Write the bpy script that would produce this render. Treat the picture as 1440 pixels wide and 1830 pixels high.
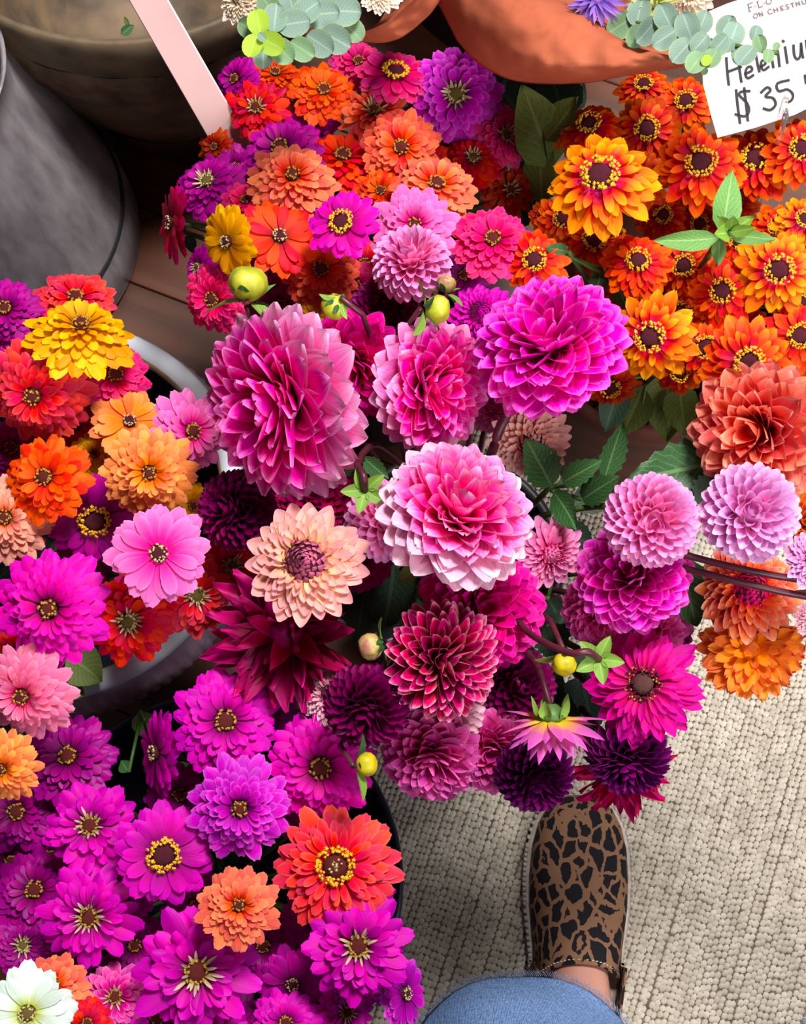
import bpy, math, random
from mathutils import Vector, Matrix, noise

# ------------------------------------------------------------------ scene, camera, light
for o in list(bpy.data.objects):
    bpy.data.objects.remove(o)
scene = bpy.context.scene
COL = scene.collection
CAM_H, TILT, FPX = 1.45, math.radians(15.0), 2500.0
cam_data = bpy.data.cameras.new('camera')
cam = bpy.data.objects.new('camera', cam_data)
COL.objects.link(cam)
cam.location = (0, 0, CAM_H)
cam.rotation_euler = (TILT, 0, 0)
cam_data.sensor_fit = 'HORIZONTAL'
cam_data.sensor_width = 36.0
cam_data.lens = FPX / 1440.0 * 36.0
cam_data.clip_start = 0.01
scene.camera = cam

vs = scene.view_settings
vs.view_transform = 'Standard'
vs.look = 'None'
vs.gamma = 1.0
vs.use_curve_mapping = False
vs.exposure = 0.38

world = bpy.data.worlds.new('shop_daylight')
scene.world = world
world.use_nodes = True
bg = world.node_tree.nodes['Background']
bg.inputs[0].default_value = (0.80, 0.88, 1.0, 1)
bg.inputs[1].default_value = 0.06

def area_light(name, loc, target, size, power, color):
    ld = bpy.data.lights.new(name, 'AREA')
    ld.shape = 'RECTANGLE'
    ld.size, ld.size_y = size
    ld.energy = power
    ld.color = color
    lo = bpy.data.objects.new(name, ld)
    COL.objects.link(lo)
    lo.location = loc
    d = Vector(target) - Vector(loc)
    lo.rotation_euler = d.to_track_quat('-Z', 'Y').to_euler()
    return lo
# the shop window, off to the side and a little behind the photographer
area_light('window_light', (1.25, -1.25, 2.05), (0.1, 0.30, 0.35), (1.2, 1.2), 46.0, (1.0, 0.98, 0.96))
# the shop's soft ceiling light
area_light('ceiling_light', (0.52, 1.10, 2.70), (0.10, 0.10, 0.3), (0.55, 0.55), 78.0, (1.0, 0.985, 0.97))

# ------------------------------------------------------------------ helpers
RIGHT = Vector((1, 0, 0))
UP = Vector((0, math.cos(TILT), math.sin(TILT)))
BACK = Vector((0, -math.sin(TILT), math.cos(TILT)))      # towards the camera
CAM = Vector((0, 0, CAM_H))

def ray(px, py):
    return (RIGHT * ((px - 720) / FPX) + UP * ((915 - py) / FPX) - BACK)

def P(px, py, z):
    d = ray(px, py)
    return CAM + d * ((z - CAM_H) / d.z)

def depth(p):
    return -(p - CAM).dot(BACK)

def srgb(c):
    r = []
    for v in c:
        v /= 255.0
        r.append(v / 12.92 if v <= 0.04045 else ((v + 0.055) / 1.055) ** 2.4)
    return (r[0], r[1], r[2], 1.0)

def tag(o, label, cat, group=None):
    o['label'] = label
    o['category'] = cat
    if group:
        o['group'] = group
    return o

def empty(name, loc, label, cat, group=None):
    o = bpy.data.objects.new(name, None)
    o.empty_display_size = 0.01
    o.location = loc
    COL.objects.link(o)
    return tag(o, label, cat, group)

def link(name, mesh, parent=None, mat=None, smooth=True):
    if mat is not None and len(mesh.materials) == 0:
        mesh.materials.append(mat)
    o = bpy.data.objects.new(name, mesh)
    COL.objects.link(o)
    if parent is not None:
        o.parent = parent
    return o

def mesh_from(name, verts, faces, mat=None, uvs=None, smooth=True):
    me = bpy.data.meshes.new(name)
    me.from_pydata([tuple(v) for v in verts], [], faces)
    if uvs is not None:
        uvl = me.uv_layers.new(name='UVMap')
        vi = [0] * len(me.loops)
        me.loops.foreach_get('vertex_index', vi)
        flat = []
        for i in vi:
            flat.extend(uvs[i])
        uvl.data.foreach_set('uv', flat)
    if smooth:
        me.polygons.foreach_set('use_smooth', [True] * len(me.polygons))
    if mat is not None:
        me.materials.append(mat)
    me.update()
    return me

def lathe(name, prof, seg, mat, closed=False, wobble=None):
    """prof: list of (r, z)"""
    V, F, U = [], [], []
    n = len(prof)
    for j, (r, z) in enumerate(prof):
        for k in range(seg):
            a = 2 * math.pi * k / seg
            rr = r * (wobble(a, j / max(1, n - 1)) if wobble else 1.0)
            V.append((rr * math.cos(a), rr * math.sin(a), z))
            U.append((k / seg, j / max(1, n - 1)))
    for j in range(n - 1):
        for k in range(seg):
            k2 = (k + 1) % seg
            F.append((j * seg + k, j * seg + k2, (j + 1) * seg + k2, (j + 1) * seg + k))
    return mesh_from(name, V, F, mat, U)

def tube(name, pts, radii, seg, mat, cap=True, origin=None):
    """tube along points (world), stored relative to origin"""
    origin = origin or Vector((0, 0, 0))
    V, F, U = [], [], []
    n = len(pts)
    ref = Vector((0.3, 0.5, 0.8)).normalized()
    for i, p in enumerate(pts):
        t = (pts[min(i + 1, n - 1)] - pts[max(i - 1, 0)]).normalized()
        a = t.cross(ref)
        if a.length < 0.05:
            a = t.cross(Vector((1, 0, 0)))
        a.normalize()
        b = t.cross(a)
        for k in range(seg):
            w = 2 * math.pi * k / seg
            V.append(p + (a * math.cos(w) + b * math.sin(w)) * radii[i] - origin)
            U.append((k / seg, i / (n - 1)))
    for i in range(n - 1):
        for k in range(seg):
            k2 = (k + 1) % seg
            F.append((i * seg + k, i * seg + k2, (i + 1) * seg + k2, (i + 1) * seg + k))
    if cap:
        F.append(tuple(range(seg - 1, -1, -1)))
        F.append(tuple((n - 1) * seg + k for k in range(seg)))
    return mesh_from(name, V, F, mat, U)

def bez(p0, p1, p2, p3, n):
    r = []
    for i in range(n + 1):
        t = i / n
        r.append(p0 * (1 - t) ** 3 + p1 * 3 * t * (1 - t) ** 2 + p2 * 3 * t * t * (1 - t) + p3 * t ** 3)
    return r

def catmull(pts, per):
    out = []
    n = len(pts)
    for i in range(n - 1):
        p0, p1, p2, p3 = pts[max(i - 1, 0)], pts[i], pts[i + 1], pts[min(i + 2, n - 1)]
        for k in range(per):
            t = k / per
            out.append(0.5 * ((2 * p1) + (p2 - p0) * t + (2 * p0 - 5 * p1 + 4 * p2 - p3) * t * t + (3 * p1 - p0 - 3 * p2 + p3) * t ** 3))
    out.append(pts[-1].copy())
    return out

# ------------------------------------------------------------------ materials
MATS = {}
class NT:
    def __init__(self, name):
        self.m = bpy.data.materials.new(name)
        self.m.use_nodes = True
        self.t = self.m.node_tree
        self.t.nodes.clear()
        self.out = self.t.nodes.new('ShaderNodeOutputMaterial')
    def n(self, kind, **kw):
        nd = self.t.nodes.new('ShaderNode' + kind)
        for k, v in kw.items():
            if k.startswith('i_'):
                nd.inputs[k[2:].replace('_', ' ')].default_value = v
            else:
                setattr(nd, k, v)
        return nd
    def l(self, a, b):
        self.t.links.new(a, b)
    def math(self, op, a, b=None, c=None):
        nd = self.t.nodes.new('ShaderNodeMath')
        nd.operation = op
        for i, v in enumerate((a, b, c)):
            if v is None:
                continue
            if isinstance(v, (int, float)):
                nd.inputs[i].default_value = v
            else:
                self.l(v, nd.inputs[i])
        return nd.outputs[0]
    def mix(self, f, a, b, mode='MIX'):
        nd = self.t.nodes.new('ShaderNodeMix')
        nd.data_type = 'RGBA'
        nd.blend_type = mode
        for idx, v in ((0, f), (6, a), (7, b)):
            if isinstance(v, (int, float)):
                nd.inputs[idx].default_value = v
            elif isinstance(v, tuple):
                nd.inputs[idx].default_value = v
            else:
                self.l(v, nd.inputs[idx])
        return nd.outputs[2]
    def ramp(self, fac, stops):
        nd = self.t.nodes.new('ShaderNodeValToRGB')
        cr = nd.color_ramp
        while len(cr.elements) < len(stops):
            cr.elements.new(0.5)
        for e, (p, c) in zip(cr.elements, stops):
            e.position = p
            e.color = c
        self.l(fac, nd.inputs[0])
        return nd.outputs[0]
    def done(self, shader):
        self.l(shader, self.out.inputs[0])
        return self.m

def petal_material(name, stops, edge=None, edge_amt=0.0, trans=0.30, rough=0.50, streak=0.30, sheen=0.0, hue=0.012):
    if name in MATS:
        return MATS[name]
    t = NT(name)
    uv = t.n('UVMap')
    sep = t.n('SeparateXYZ')
    t.l(uv.outputs[0], sep.inputs[0])
    u, v = sep.outputs[0], sep.outputs[1]
    info = t.n('ObjectInfo')
    comb = t.n('CombineXYZ')
    t.l(t.math('MULTIPLY', u, 16.0), comb.inputs[0])
    t.l(t.math('MULTIPLY', v, 1.6), comb.inputs[1])
    t.l(t.math('MULTIPLY', info.outputs['Random'], 40.0), comb.inputs[2])
    nz = t.n('TexNoise', i_Scale=1.0, i_Detail=2.0)
    t.l(comb.outputs[0], nz.inputs['Vector'])
    nf = nz.outputs[0]
    vv = t.math('ADD', v, t.math('MULTIPLY', t.math('SUBTRACT', nf, 0.5), 0.16))
    col = t.ramp(vv, [(p, srgb(c)) for p, c in stops])
    if edge is not None:
        e = t.math('ABSOLUTE', t.math('SUBTRACT', t.math('MULTIPLY', u, 2.0), 1.0))
        e = t.math('POWER', e, 4.0)
        e = t.math('MULTIPLY', t.math('MULTIPLY', e, t.math('MULTIPLY_ADD', v, 0.9, 0.1)), edge_amt)
        col = t.mix(e, col, srgb(edge))
    s = t.math('MULTIPLY_ADD', nf, streak * 2, 1.0 - streak)
    hsv = t.n('HueSaturation')
    hsv.inputs['Saturation'].default_value = 1.12
    t.l(col, hsv.inputs['Color'])
    t.l(t.math('MULTIPLY', s, t.math('MULTIPLY_ADD', info.outputs['Random'], 0.34, 0.78)), hsv.inputs['Value'])
    t.l(t.math('MULTIPLY_ADD', info.outputs['Random'], hue * 2, 0.5 - hue), hsv.inputs['Hue'])
    col = hsv.outputs[0]
    bump = t.n('Bump', i_Strength=0.25, i_Distance=0.0006)
    t.l(nf, bump.inputs['Height'])
    pr = t.n('BsdfPrincipled', i_Roughness=rough)
    pr.inputs['Specular IOR Level'].default_value = 0.14
    pr.inputs['Sheen Weight'].default_value = sheen
    t.l(col, pr.inputs['Base Color'])
    t.l(bump.outputs[0], pr.inputs['Normal'])
    tr = t.n('BsdfTranslucent')
    t.l(col, tr.inputs[0])
    mx = t.n('MixShader')
    mx.inputs[0].default_value = trans
    t.l(pr.outputs[0], mx.inputs[1])
    t.l(tr.outputs[0], mx.inputs[2])
    MATS[name] = t.done(mx.outputs[0])
    return MATS[name]

def plain(name, c1, c2=None, scale=40.0, rough=0.6, bump=0.0, metal=0.0, spec=0.4, stretch=(1, 1, 1), trans=0.0, bdist=0.001, detail=4.0, contrast=(0.35, 0.65), coat=0.0):
    if name in MATS:
        return MATS[name]
    t = NT(name)
    tc = t.n('TexCoord')
    mp = t.n('Mapping')
    mp.inputs['Scale'].default_value = stretch
    t.l(tc.outputs['Object'], mp.inputs[0])
    nz = t.n('TexNoise', i_Scale=scale, i_Detail=detail)
    t.l(mp.outputs[0], nz.inputs['Vector'])
    pr = t.n('BsdfPrincipled', i_Roughness=rough, i_Metallic=metal)
    pr.inputs['Specular IOR Level'].default_value = spec
    pr.inputs['Coat Weight'].default_value = coat
    if c2 is None:
        c2 = tuple(x * 0.8 for x in c1)
    col = t.ramp(nz.outputs[0], [(contrast[0], srgb(c1)), (contrast[1], srgb(c2))])
    t.l(col, pr.inputs['Base Color'])
    if bump:
        b = t.n('Bump', i_Strength=bump, i_Distance=bdist)
        t.l(nz.outputs[0], b.inputs['Height'])
        t.l(b.outputs[0], pr.inputs['Normal'])
    sh = pr.outputs[0]
    if trans:
        tr = t.n('BsdfTranslucent')
        t.l(col, tr.inputs[0])
        mx = t.n('MixShader')
        mx.inputs[0].default_value = trans
        t.l(sh, mx.inputs[1])
        t.l(tr.outputs[0], mx.inputs[2])
        sh = mx.outputs[0]
    MATS[name] = t.done(sh)
    return MATS[name]

def leaf_material(name, c1, c2, rib, rough=0.42, trans=0.25, powder=0.0):
    if name in MATS:
        return MATS[name]
    t = NT(name)
    uv = t.n('UVMap')
    sep = t.n('SeparateXYZ')
    t.l(uv.outputs[0], sep.inputs[0])
    u, v = sep.outputs[0], sep.outputs[1]
    au = t.math('ABSOLUTE', t.math('SUBTRACT', t.math('MULTIPLY', u, 2.0), 1.0))
    info = t.n('ObjectInfo')
    tc = t.n('TexCoord')
    nz = t.n('TexNoise', i_Scale=60.0, i_Detail=3.0)
    t.l(tc.outputs['Object'], nz.inputs['Vector'])
    col = t.ramp(nz.outputs[0], [(0.3, srgb(c1)), (0.7, srgb(c2))])
    # side veins slant towards the tip
    w = t.math('SINE', t.math('MULTIPLY', t.math('SUBTRACT', t.math('MULTIPLY', v, 9.0), t.math('MULTIPLY', au, 3.0)), 6.283))
    vein = t.math('MULTIPLY', t.math('POWER', t.math('MULTIPLY_ADD', w, 0.5, 0.5), 12.0), 0.35)
    mid = t.math('LESS_THAN', au, 0.07)
    f = t.math('MAXIMUM', vein, t.math('MULTIPLY', mid, 0.7))
    col = t.mix(f, col, srgb(rib))
    if powder:
        col = t.mix(t.math('MULTIPLY', nz.outputs[0], powder), col, srgb((205, 222, 220)))
        e = t.math('MULTIPLY', t.math('POWER', au, 8.0), 0.6)
        col = t.mix(e, col, srgb((170, 195, 130)))
    hsv = t.n('HueSaturation')
    t.l(col, hsv.inputs['Color'])
    t.l(t.math('MULTIPLY_ADD', info.outputs['Random'], 0.3, 0.85), hsv.inputs['Value'])
    col = hsv.outputs[0]
    b = t.n('Bump', i_Strength=0.35, i_Distance=0.0008)
    t.l(t.math('SUBTRACT', nz.outputs[0], f), b.inputs['Height'])
    pr = t.n('BsdfPrincipled', i_Roughness=rough)
    pr.inputs['Specular IOR Level'].default_value = 0.4
    t.l(col, pr.inputs['Base Color'])
    t.l(b.outputs[0], pr.inputs['Normal'])
    tr = t.n('BsdfTranslucent')
    t.l(col, tr.inputs[0])
    mx = t.n('MixShader')
    mx.inputs[0].default_value = trans
    t.l(pr.outputs[0], mx.inputs[1])
    t.l(tr.outputs[0], mx.inputs[2])
    MATS[name] = t.done(mx.outputs[0])
    return MATS[name]

M_STEM = plain('stem_green', (74, 110, 40), (50, 80, 28), 60, 0.5)
M_STEM_DARK = plain('stem_maroon', (92, 34, 50), (66, 24, 34), 60, 0.4, bump=0.1)
M_LEAF = leaf_material('dahlia_leaf_green', (40, 84, 44), (62, 112, 56), (120, 160, 96))
M_LEAF_LIGHT = leaf_material('zinnia_leaf_green', (92, 150, 66), (118, 172, 88), (165, 200, 130), rough=0.5)
M_LEAF_OLIVE = leaf_material('olive_leaf_green', (74, 92, 30), (100, 116, 48), (130, 140, 80), rough=0.55)
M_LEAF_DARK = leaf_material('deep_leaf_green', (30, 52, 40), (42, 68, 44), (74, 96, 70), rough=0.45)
M_SEPAL = leaf_material('sepal_green', (112, 160, 48), (146, 192, 74), (190, 216, 130), rough=0.3)
M_BUD = plain('bud_yellow_green', (168, 178, 34), (204, 196, 66), 1.6, 0.4, trans=0.15)
M_BUD_YELLOW = plain('bud_yellow', (220, 196, 14), (190, 180, 40), 1.6, 0.4, trans=0.15)
M_BUD_BLUSH = plain('bud_blush', (196, 184, 96), (176, 104, 96), 1.6, 0.4, trans=0.15)
M_EUC = leaf_material('eucalyptus_powder', (92, 130, 112), (120, 152, 130), (160, 190, 160), rough=0.6, powder=0.32)
M_EUC_LIGHT = leaf_material('eucalyptus_lime', (150, 186, 40), (170, 200, 60), (190, 214, 90), rough=0.5)
M_EUC_GREEN = leaf_material('eucalyptus_green', (96, 140, 92), (120, 160, 100), (150, 184, 110), rough=0.5, powder=0.2)

# ------------------------------------------------------------------ floor of planks
rng = random.Random(7)
def wood_material():
    t = NT('floor_wood')
    tc = t.n('TexCoord')
    info = t.n('ObjectInfo')
    add = t.n('VectorMath', operation='ADD')
    t.l(tc.outputs['Object'], add.inputs[0])
    cb = t.n('CombineXYZ')
    t.l(t.math('MULTIPLY', info.outputs['Random'], 30.0), cb.inputs[2])
    t.l(cb.outputs[0], add.inputs[1])
    mp = t.n('Mapping')
    mp.inputs['Scale'].default_value = (2.0, 45.0, 20.0)
    t.l(add.outputs[0], mp.inputs[0])
    nz = t.n('TexNoise', i_Scale=1.0, i_Detail=5.0)
    t.l(mp.outputs[0], nz.inputs['Vector'])
    col = t.ramp(nz.outputs[0], [(0.3, srgb((104, 58, 36))), (0.7, srgb((66, 34, 20)))])
    hs = t.n('HueSaturation')
    t.l(col, hs.inputs['Color'])
    t.l(t.math('MULTIPLY_ADD', info.outputs['Random'], 0.45, 0.7), hs.inputs['Value'])
    b = t.n('Bump', i_Strength=0.15, i_Distance=0.001)
    t.l(nz.outputs[0], b.inputs['Height'])
    pr = t.n('BsdfPrincipled', i_Roughness=0.38)
    t.l(hs.outputs[0], pr.inputs['Base Color'])
    t.l(b.outputs[0], pr.inputs['Normal'])
    return t.done(pr.outputs[0])
M_WOOD = wood_material()
M_GAP = plain('floor_gap', (30, 20, 16), (22, 14, 12), 30, 0.9)

def box_mesh(name, x0, x1, y0, y1, z0, z1, bev=0.0):
    b = bev
    V = [(x0, y0, z0), (x1, y0, z0), (x1, y1, z0), (x0, y1, z0)]
    F = [(3, 2, 1, 0)]
    rings = [[(x0, y0), (x1, y0), (x1, y1), (x0, y1)]]
    V += [(x0, y0, z1 - b), (x1, y0, z1 - b), (x1, y1, z1 - b), (x0, y1, z1 - b)]
    V += [(x0 + b, y0 + b, z1), (x1 - b, y0 + b, z1), (x1 - b, y1 - b, z1), (x0 + b, y1 - b, z1)]
    for k in range(4):
        k2 = (k + 1) % 4
        F.append((k, k2, 4 + k2, 4 + k))
        F.append((4 + k, 4 + k2, 8 + k2, 8 + k))
    F.append((8, 9, 10, 11))
    return mesh_from(name, V, F, None, None, False)

floor_me = box_mesh('floor', -2.0, 2.0, -2.0, 2.4, -0.05, -0.014)
floor = link('floor', floor_me, None, M_GAP)
floor['kind'] = 'structure'
PL_ANG = math.radians(-22)
plank_w = 0.088
pm = box_mesh('plank', -0.6, 0.6, -plank_w / 2 + 0.0006, plank_w / 2 - 0.0006, -0.014, 0.0, 0.0012)
pm.materials.append(M_WOOD)
ca, sa = math.cos(PL_ANG), math.sin(PL_ANG)
for row in range(-19, 24):
    off = rng.uniform(-0.6, 0.6)
    for k in (-1, 0, 1):
        lx, ly = off + k * 1.2012, row * plank_w
        x, y = lx * ca - ly * sa, lx * sa + ly * ca + 0.2
        if abs(x) > 1.45 or abs(y - 0.2) > 1.65:
            continue
        o = link('plank', pm, floor)
        o.location = (x, y, 0)
        o.rotation_euler = (0, 0, PL_ANG)

# ------------------------------------------------------------------ woven rug
import numpy as np
M_RUG = plain('rug_wool', (208, 199, 184), (182, 172, 157), 90, 0.95, spec=0.1, bump=0.5, bdist=0.0008)
M_RUG_BASE = plain('rug_backing', (120, 106, 88), (96, 82, 66), 80, 0.95, spec=0.1)
e1 = Vector((0.34, 0.94, 0)).normalized()
e2 = Vector((e1.y, -e1.x, 0))
pf, pl_ = P(1130, 848, 0), P(600, 1400, 0)
# corner where far edge (along e2) meets side edge (along e1)
d = pf - pl_
corner = pl_ + e1 * d.dot(e1)
RW, RL = 0.98, 1.12
rug = empty('rug', corner - e1 * RL / 2 + e2 * RW / 2, 'cream hand-woven wool rug with beaded rows under the shoe', 'rug')
rug_ang = math.atan2(e2.y, e2.x)
rug.rotation_euler = (0, 0, rug_ang)
rb = box_mesh('backing', -RW / 2, RW / 2, -RL / 2, RL / 2, 0.0005, 0.0045, 0.001)
link('backing', rb, rug, M_RUG_BASE)
for (x0, x1, y0, y1) in ((-RW / 2 - 0.006, RW / 2 + 0.006, RL / 2 - 0.002, RL / 2 + 0.010), (-RW / 2 - 0.010, -RW / 2 + 0.002, -RL / 2, RL / 2 - 0.003)):
    link('binding', box_mesh('binding', x0, x1, y0, y1, 0.0005, 0.0075, 0.002), rug, M_RUG_BASE)
sp, lp = 0.0054, 0.0066
nxl, nyl = int(RW / sp) - 1, int(RL / lp) - 1
rs = np.random.RandomState(3)
gx, gy = np.meshgrid(np.arange(nxl), np.arange(nyl), indexing='ij')
row_wob = np.cumsum(rs.normal(0, 0.00022, (nxl, nyl)), axis=1)
row_wob -= np.linspace(0, 1, nyl)[None, :] * row_wob[:, -1:]
cx = (gx + 0.5) * sp - RW / 2 + 0.006 + row_wob * 0.35 + rs.normal(0, 0.0003, gx.shape)
cy = (gy + 0.5 + (rs.rand(nxl, 1))) * lp - RL / 2 + rs.normal(0, 0.0005, gx.shape)
keep = cy < RL / 2 - 0.003
cx, cy = cx[keep], cy[keep]
nb = cx.size
hw = sp * (0.50 + 0.06 * rs.rand(nb))
hl = lp * (0.56 + 0.14 * rs.rand(nb))
hz = 0.0030 + 0.0014 * rs.rand(nb)
zb = 0.0044
tpl = [(-1, -0.45, 0), (-1, 0.45, 0), (0, 1, 0), (1, 0.45, 0), (1, -0.45, 0), (0, -1, 0), (-0.12, 0.55, 1), (0.12, -0.55, 1)]
vb = np.zeros((nb, 8, 3), np.float32)
for i, (tx_, ty_, tz_) in enumerate(tpl):
    vb[:, i, 0] = cx + tx_ * hw + ty_ * 0.0004
    vb[:, i, 1] = cy + ty_ * hl
    vb[:, i, 2] = zb + tz_ * hz
tris = np.array([(0, 7, 6), (0, 6, 1), (1, 6, 2), (2, 6, 3), (3, 6, 7), (3, 7, 4), (4, 7, 5), (5, 7, 0)], np.int32)
fi = (tris[None] + (np.arange(nb) * 8)[:, None, None]).reshape(-1)
fi = fi.reshape(-1, 3)[:, ::-1].reshape(-1)
rme = bpy.data.meshes.new('woven_loops')
rme.vertices.add(nb * 8)
rme.vertices.foreach_set('co', vb.reshape(-1))
rme.loops.add(fi.size)
rme.loops.foreach_set('vertex_index', fi)
rme.polygons.add(fi.size // 3)
rme.polygons.foreach_set('loop_start', np.arange(0, fi.size, 3, dtype=np.int32))
rme.polygons.foreach_set('use_smooth', np.ones(fi.size // 3, bool))
rme.update(calc_edges=True)
lo = link('woven_loops', rme, rug, M_RUG)
lo['kind'] = 'stuff'

# ------------------------------------------------------------------ buckets
M_ENAMEL = plain('white_enamel', (226, 230, 236), (206, 210, 220), 14, 0.22, coat=0.4)
M_ENAMEL_IN = plain('navy_inner_enamel', (20, 26, 40), (14, 18, 28), 14, 0.3)
M_RIMLINE = plain('rim_edge_brown', (126, 96, 66), (92, 66, 46), 60, 0.5)
M_ROPE = plain('fluted_band_mauve_reflection', (196, 164, 186), (170, 134, 160), 40, 0.5)  # mauve paints the magenta flowers' reflection onto a white band
M_NAVY = plain('navy_plastic', (24, 26, 44), (18, 20, 34), 20, 0.45)
M_DARKPAIL = plain('charcoal_plastic', (40, 38, 40), (28, 26, 28), 20, 0.5)
M_GALV = plain('galvanised_grey', (160, 152, 156), (124, 116, 120), 9, 0.42, bump=0.2, metal=0.1, stretch=(6, 6, 1.5), detail=6)
M_GALV_OLD = plain('weathered_zinc', (134, 110, 84), (70, 62, 54), 16, 0.6, bump=0.5, metal=0.15, detail=8, bdist=0.002)
M_RUST = plain('rust_band', (122, 98, 78), (84, 58, 44), 30, 0.8, bump=0.8, detail=8, bdist=0.003)
M_TERRA = plain('dark_terracotta', (96, 44, 26), (70, 30, 18), 20, 0.75)
M_SEAM = plain('seam_dark', (52, 50, 54), (40, 38, 42), 30, 0.5)

def bucket(name, label, c, prof_out, prof_in, m_out, m_in, rim=None, cat='bucket', seg=48):
    t = empty(name, (c.x, c.y, 0.0), label, cat)
    link('body', lathe('body', prof_out, seg, m_out), t)
    link('inner_wall', lathe('inner_wall', prof_in, seg, m_in), t)
    if rim:
        link('rim', lathe('rim', rim, seg, m_out), t)
    return t

# white enamel bucket holding the brightly mixed zinnias
RZL = 0.30
C_L = P(82, 900, RZL); C_L.z = 0
rL = (P(445, 900, RZL) - P(82, 900, RZL)).length
bl = empty('enamel_bucket', (C_L.x, C_L.y, 0), 'white enamel bucket with flared rim and fluted band, full of mixed zinnias', 'bucket')
link('body', lathe('body', [(0.0, 0.001), (rL * 0.66, 0.001), (rL * 0.68, 0.012), (rL * 0.90, 0.205), (rL * 0.90, 0.225)], 64, M_ENAMEL), bl)
link('inner_wall', lathe('inner_wall', [(0.0, 0.008), (rL * 0.64, 0.010), (rL * 0.82, 0.23), (rL * 0.86, RZL - 0.006)], 64, M_ENAMEL_IN), bl)
link('rim', lathe('rim', [(rL * 0.86, RZL - 0.006), (rL * 0.875, RZL), (rL * 0.92, RZL + 0.004), (rL * 0.965, RZL + 0.001), (rL * 0.98, RZL - 0.004), (rL * 0.975, RZL - 0.009), (rL * 0.95, RZL - 0.011)], 72, M_ENAMEL), bl)
link('rim_edge', lathe('rim_edge', [(rL * 0.862, RZL - 0.004), (rL * 0.869, RZL + 0.0005), (rL * 0.877, RZL + 0.0022), (rL * 0.872, RZL + 0.003), (rL * 0.858, RZL - 0.003)], 72, M_RIMLINE), bl)
# fluted band: twisted ribs under the rim, one mesh
def rope_band(r_top, r_bot, z_top, z_bot, ribs, mat):
    V, F, U = [], [], []
    seg, rows = ribs * 6, 9
    for j in range(rows):
        f = j / (rows - 1)
        z = z_bot + (z_top - z_bot) * f
        r = r_bot + (r_top - r_bot) * f + 0.010 * math.sin(math.pi * f)
        for k in range(seg):
            a = 2 * math.pi * k / seg
            w = math.sin(a * ribs + f * 4.2)
            rr = r + 0.0055 * (abs(w) ** 0.6) * math.sin(math.pi * min(1, f * 1.1 + 0.02))
            V.append((rr * math.cos(a), rr * math.sin(a), z))
            U.append((k / seg, f))
    for j in range(rows - 1):
        for k in range(seg):
            k2 = (k + 1) % seg
            F.append((j * seg + k, j * seg + k2, (j + 1) * seg + k2, (j + 1) * seg + k))
    return mesh_from('fluted_band', V, F, mat, U)
link('fluted_band', rope_band(rL * 0.975, rL * 0.915, RZL - 0.008, 0.205, 46, M_ROPE), bl)

# navy bucket with the magenta zinnias
RZN = 0.29
C_N = P(382, 1575, RZN); C_N.z = 0
rN = (P(722, 1575, RZN) - P(382, 1575, RZN)).length
bn = bucket('navy_bucket', 'navy plastic bucket of magenta zinnias standing beside the rug', C_N,
       [(0.0, 0.009), (rN * 0.72, 0.009), (rN * 0.74, 0.02), (rN * 0.97, RZN - 0.03)],
       [(0.0, 0.014), (rN * 0.70, 0.016), (rN * 0.955, RZN - 0.01)], M_NAVY, M_NAVY,
       [(rN * 0.955, RZN - 0.01), (rN * 0.97, RZN), (rN * 0.99, RZN + 0.001), (rN, RZN - 0.004), (rN, RZN - 0.028), (rN * 0.97, RZN - 0.031)])
# pails below the other bunches
C_M = P(640, 345, 0.42); C_M.z = 0
bm_ = bucket('zinnia_pail', 'charcoal pail under the red, coral and pink zinnias', C_M,
       [(0.0, 0.001), (0.085, 0.001), (0.088, 0.01), (0.105, 0.26)], [(0.0, 0.006), (0.083, 0.008), (0.102, 0.262)], M_DARKPAIL, M_DARKPAIL,
       [(0.102, 0.262), (0.104, 0.266), (0.110, 0.265), (0.112, 0.258), (0.105, 0.25)])
C_O = P(1235, 430, 0.42); C_O.z = 0
bo_ = bucket('terracotta_pail', 'dark terracotta pail under the orange zinnias', C_O,
       [(0.0, 0.001), (0.095, 0.001), (0.098, 0.01), (0.115, 0.27)], [(0.0, 0.006), (0.093, 0.008), (0.110, 0.272)], M_TERRA, M_TERRA,
       [(0.110, 0.272), (0.112, 0.276), (0.120, 0.275), (0.121, 0.25), (0.115, 0.245)])
C_D = P(800, 1010, 0.30); C_D.z = 0
bd_ = bucket('dahlia_pail', 'charcoal pail hidden under the big pink dahlias', C_D,
       [(0.0, 0.001), (0.075, 0.001), (0.078, 0.01), (0.092, 0.30)], [(0.0, 0.006), (0.073, 0.008), (0.089, 0.302)], M_DARKPAIL, M_DARKPAIL,
       [(0.089, 0.302), (0.091, 0.306), (0.096, 0.305), (0.098, 0.298), (0.092, 0.29)])
for b_ in (bd_, bm_, bo_):
    b_.location.z = 0.0085 if b_ is bd_ else 0.0
C_R = P(1960, 990, 0.30); C_R.z = 0
br_ = bucket('side_pail', 'charcoal pail beyond the coral and orange dahlias', C_R,
       [(0.0, 0.009), (0.075, 0.009), (0.078, 0.02), (0.092, 0.30)], [(0.0, 0.014), (0.073, 0.016), (0.089, 0.302)], M_DARKPAIL, M_DARKPAIL,
       [(0.089, 0.302), (0.091, 0.306), (0.096, 0.305), (0.098, 0.298), (0.092, 0.29)])

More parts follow.
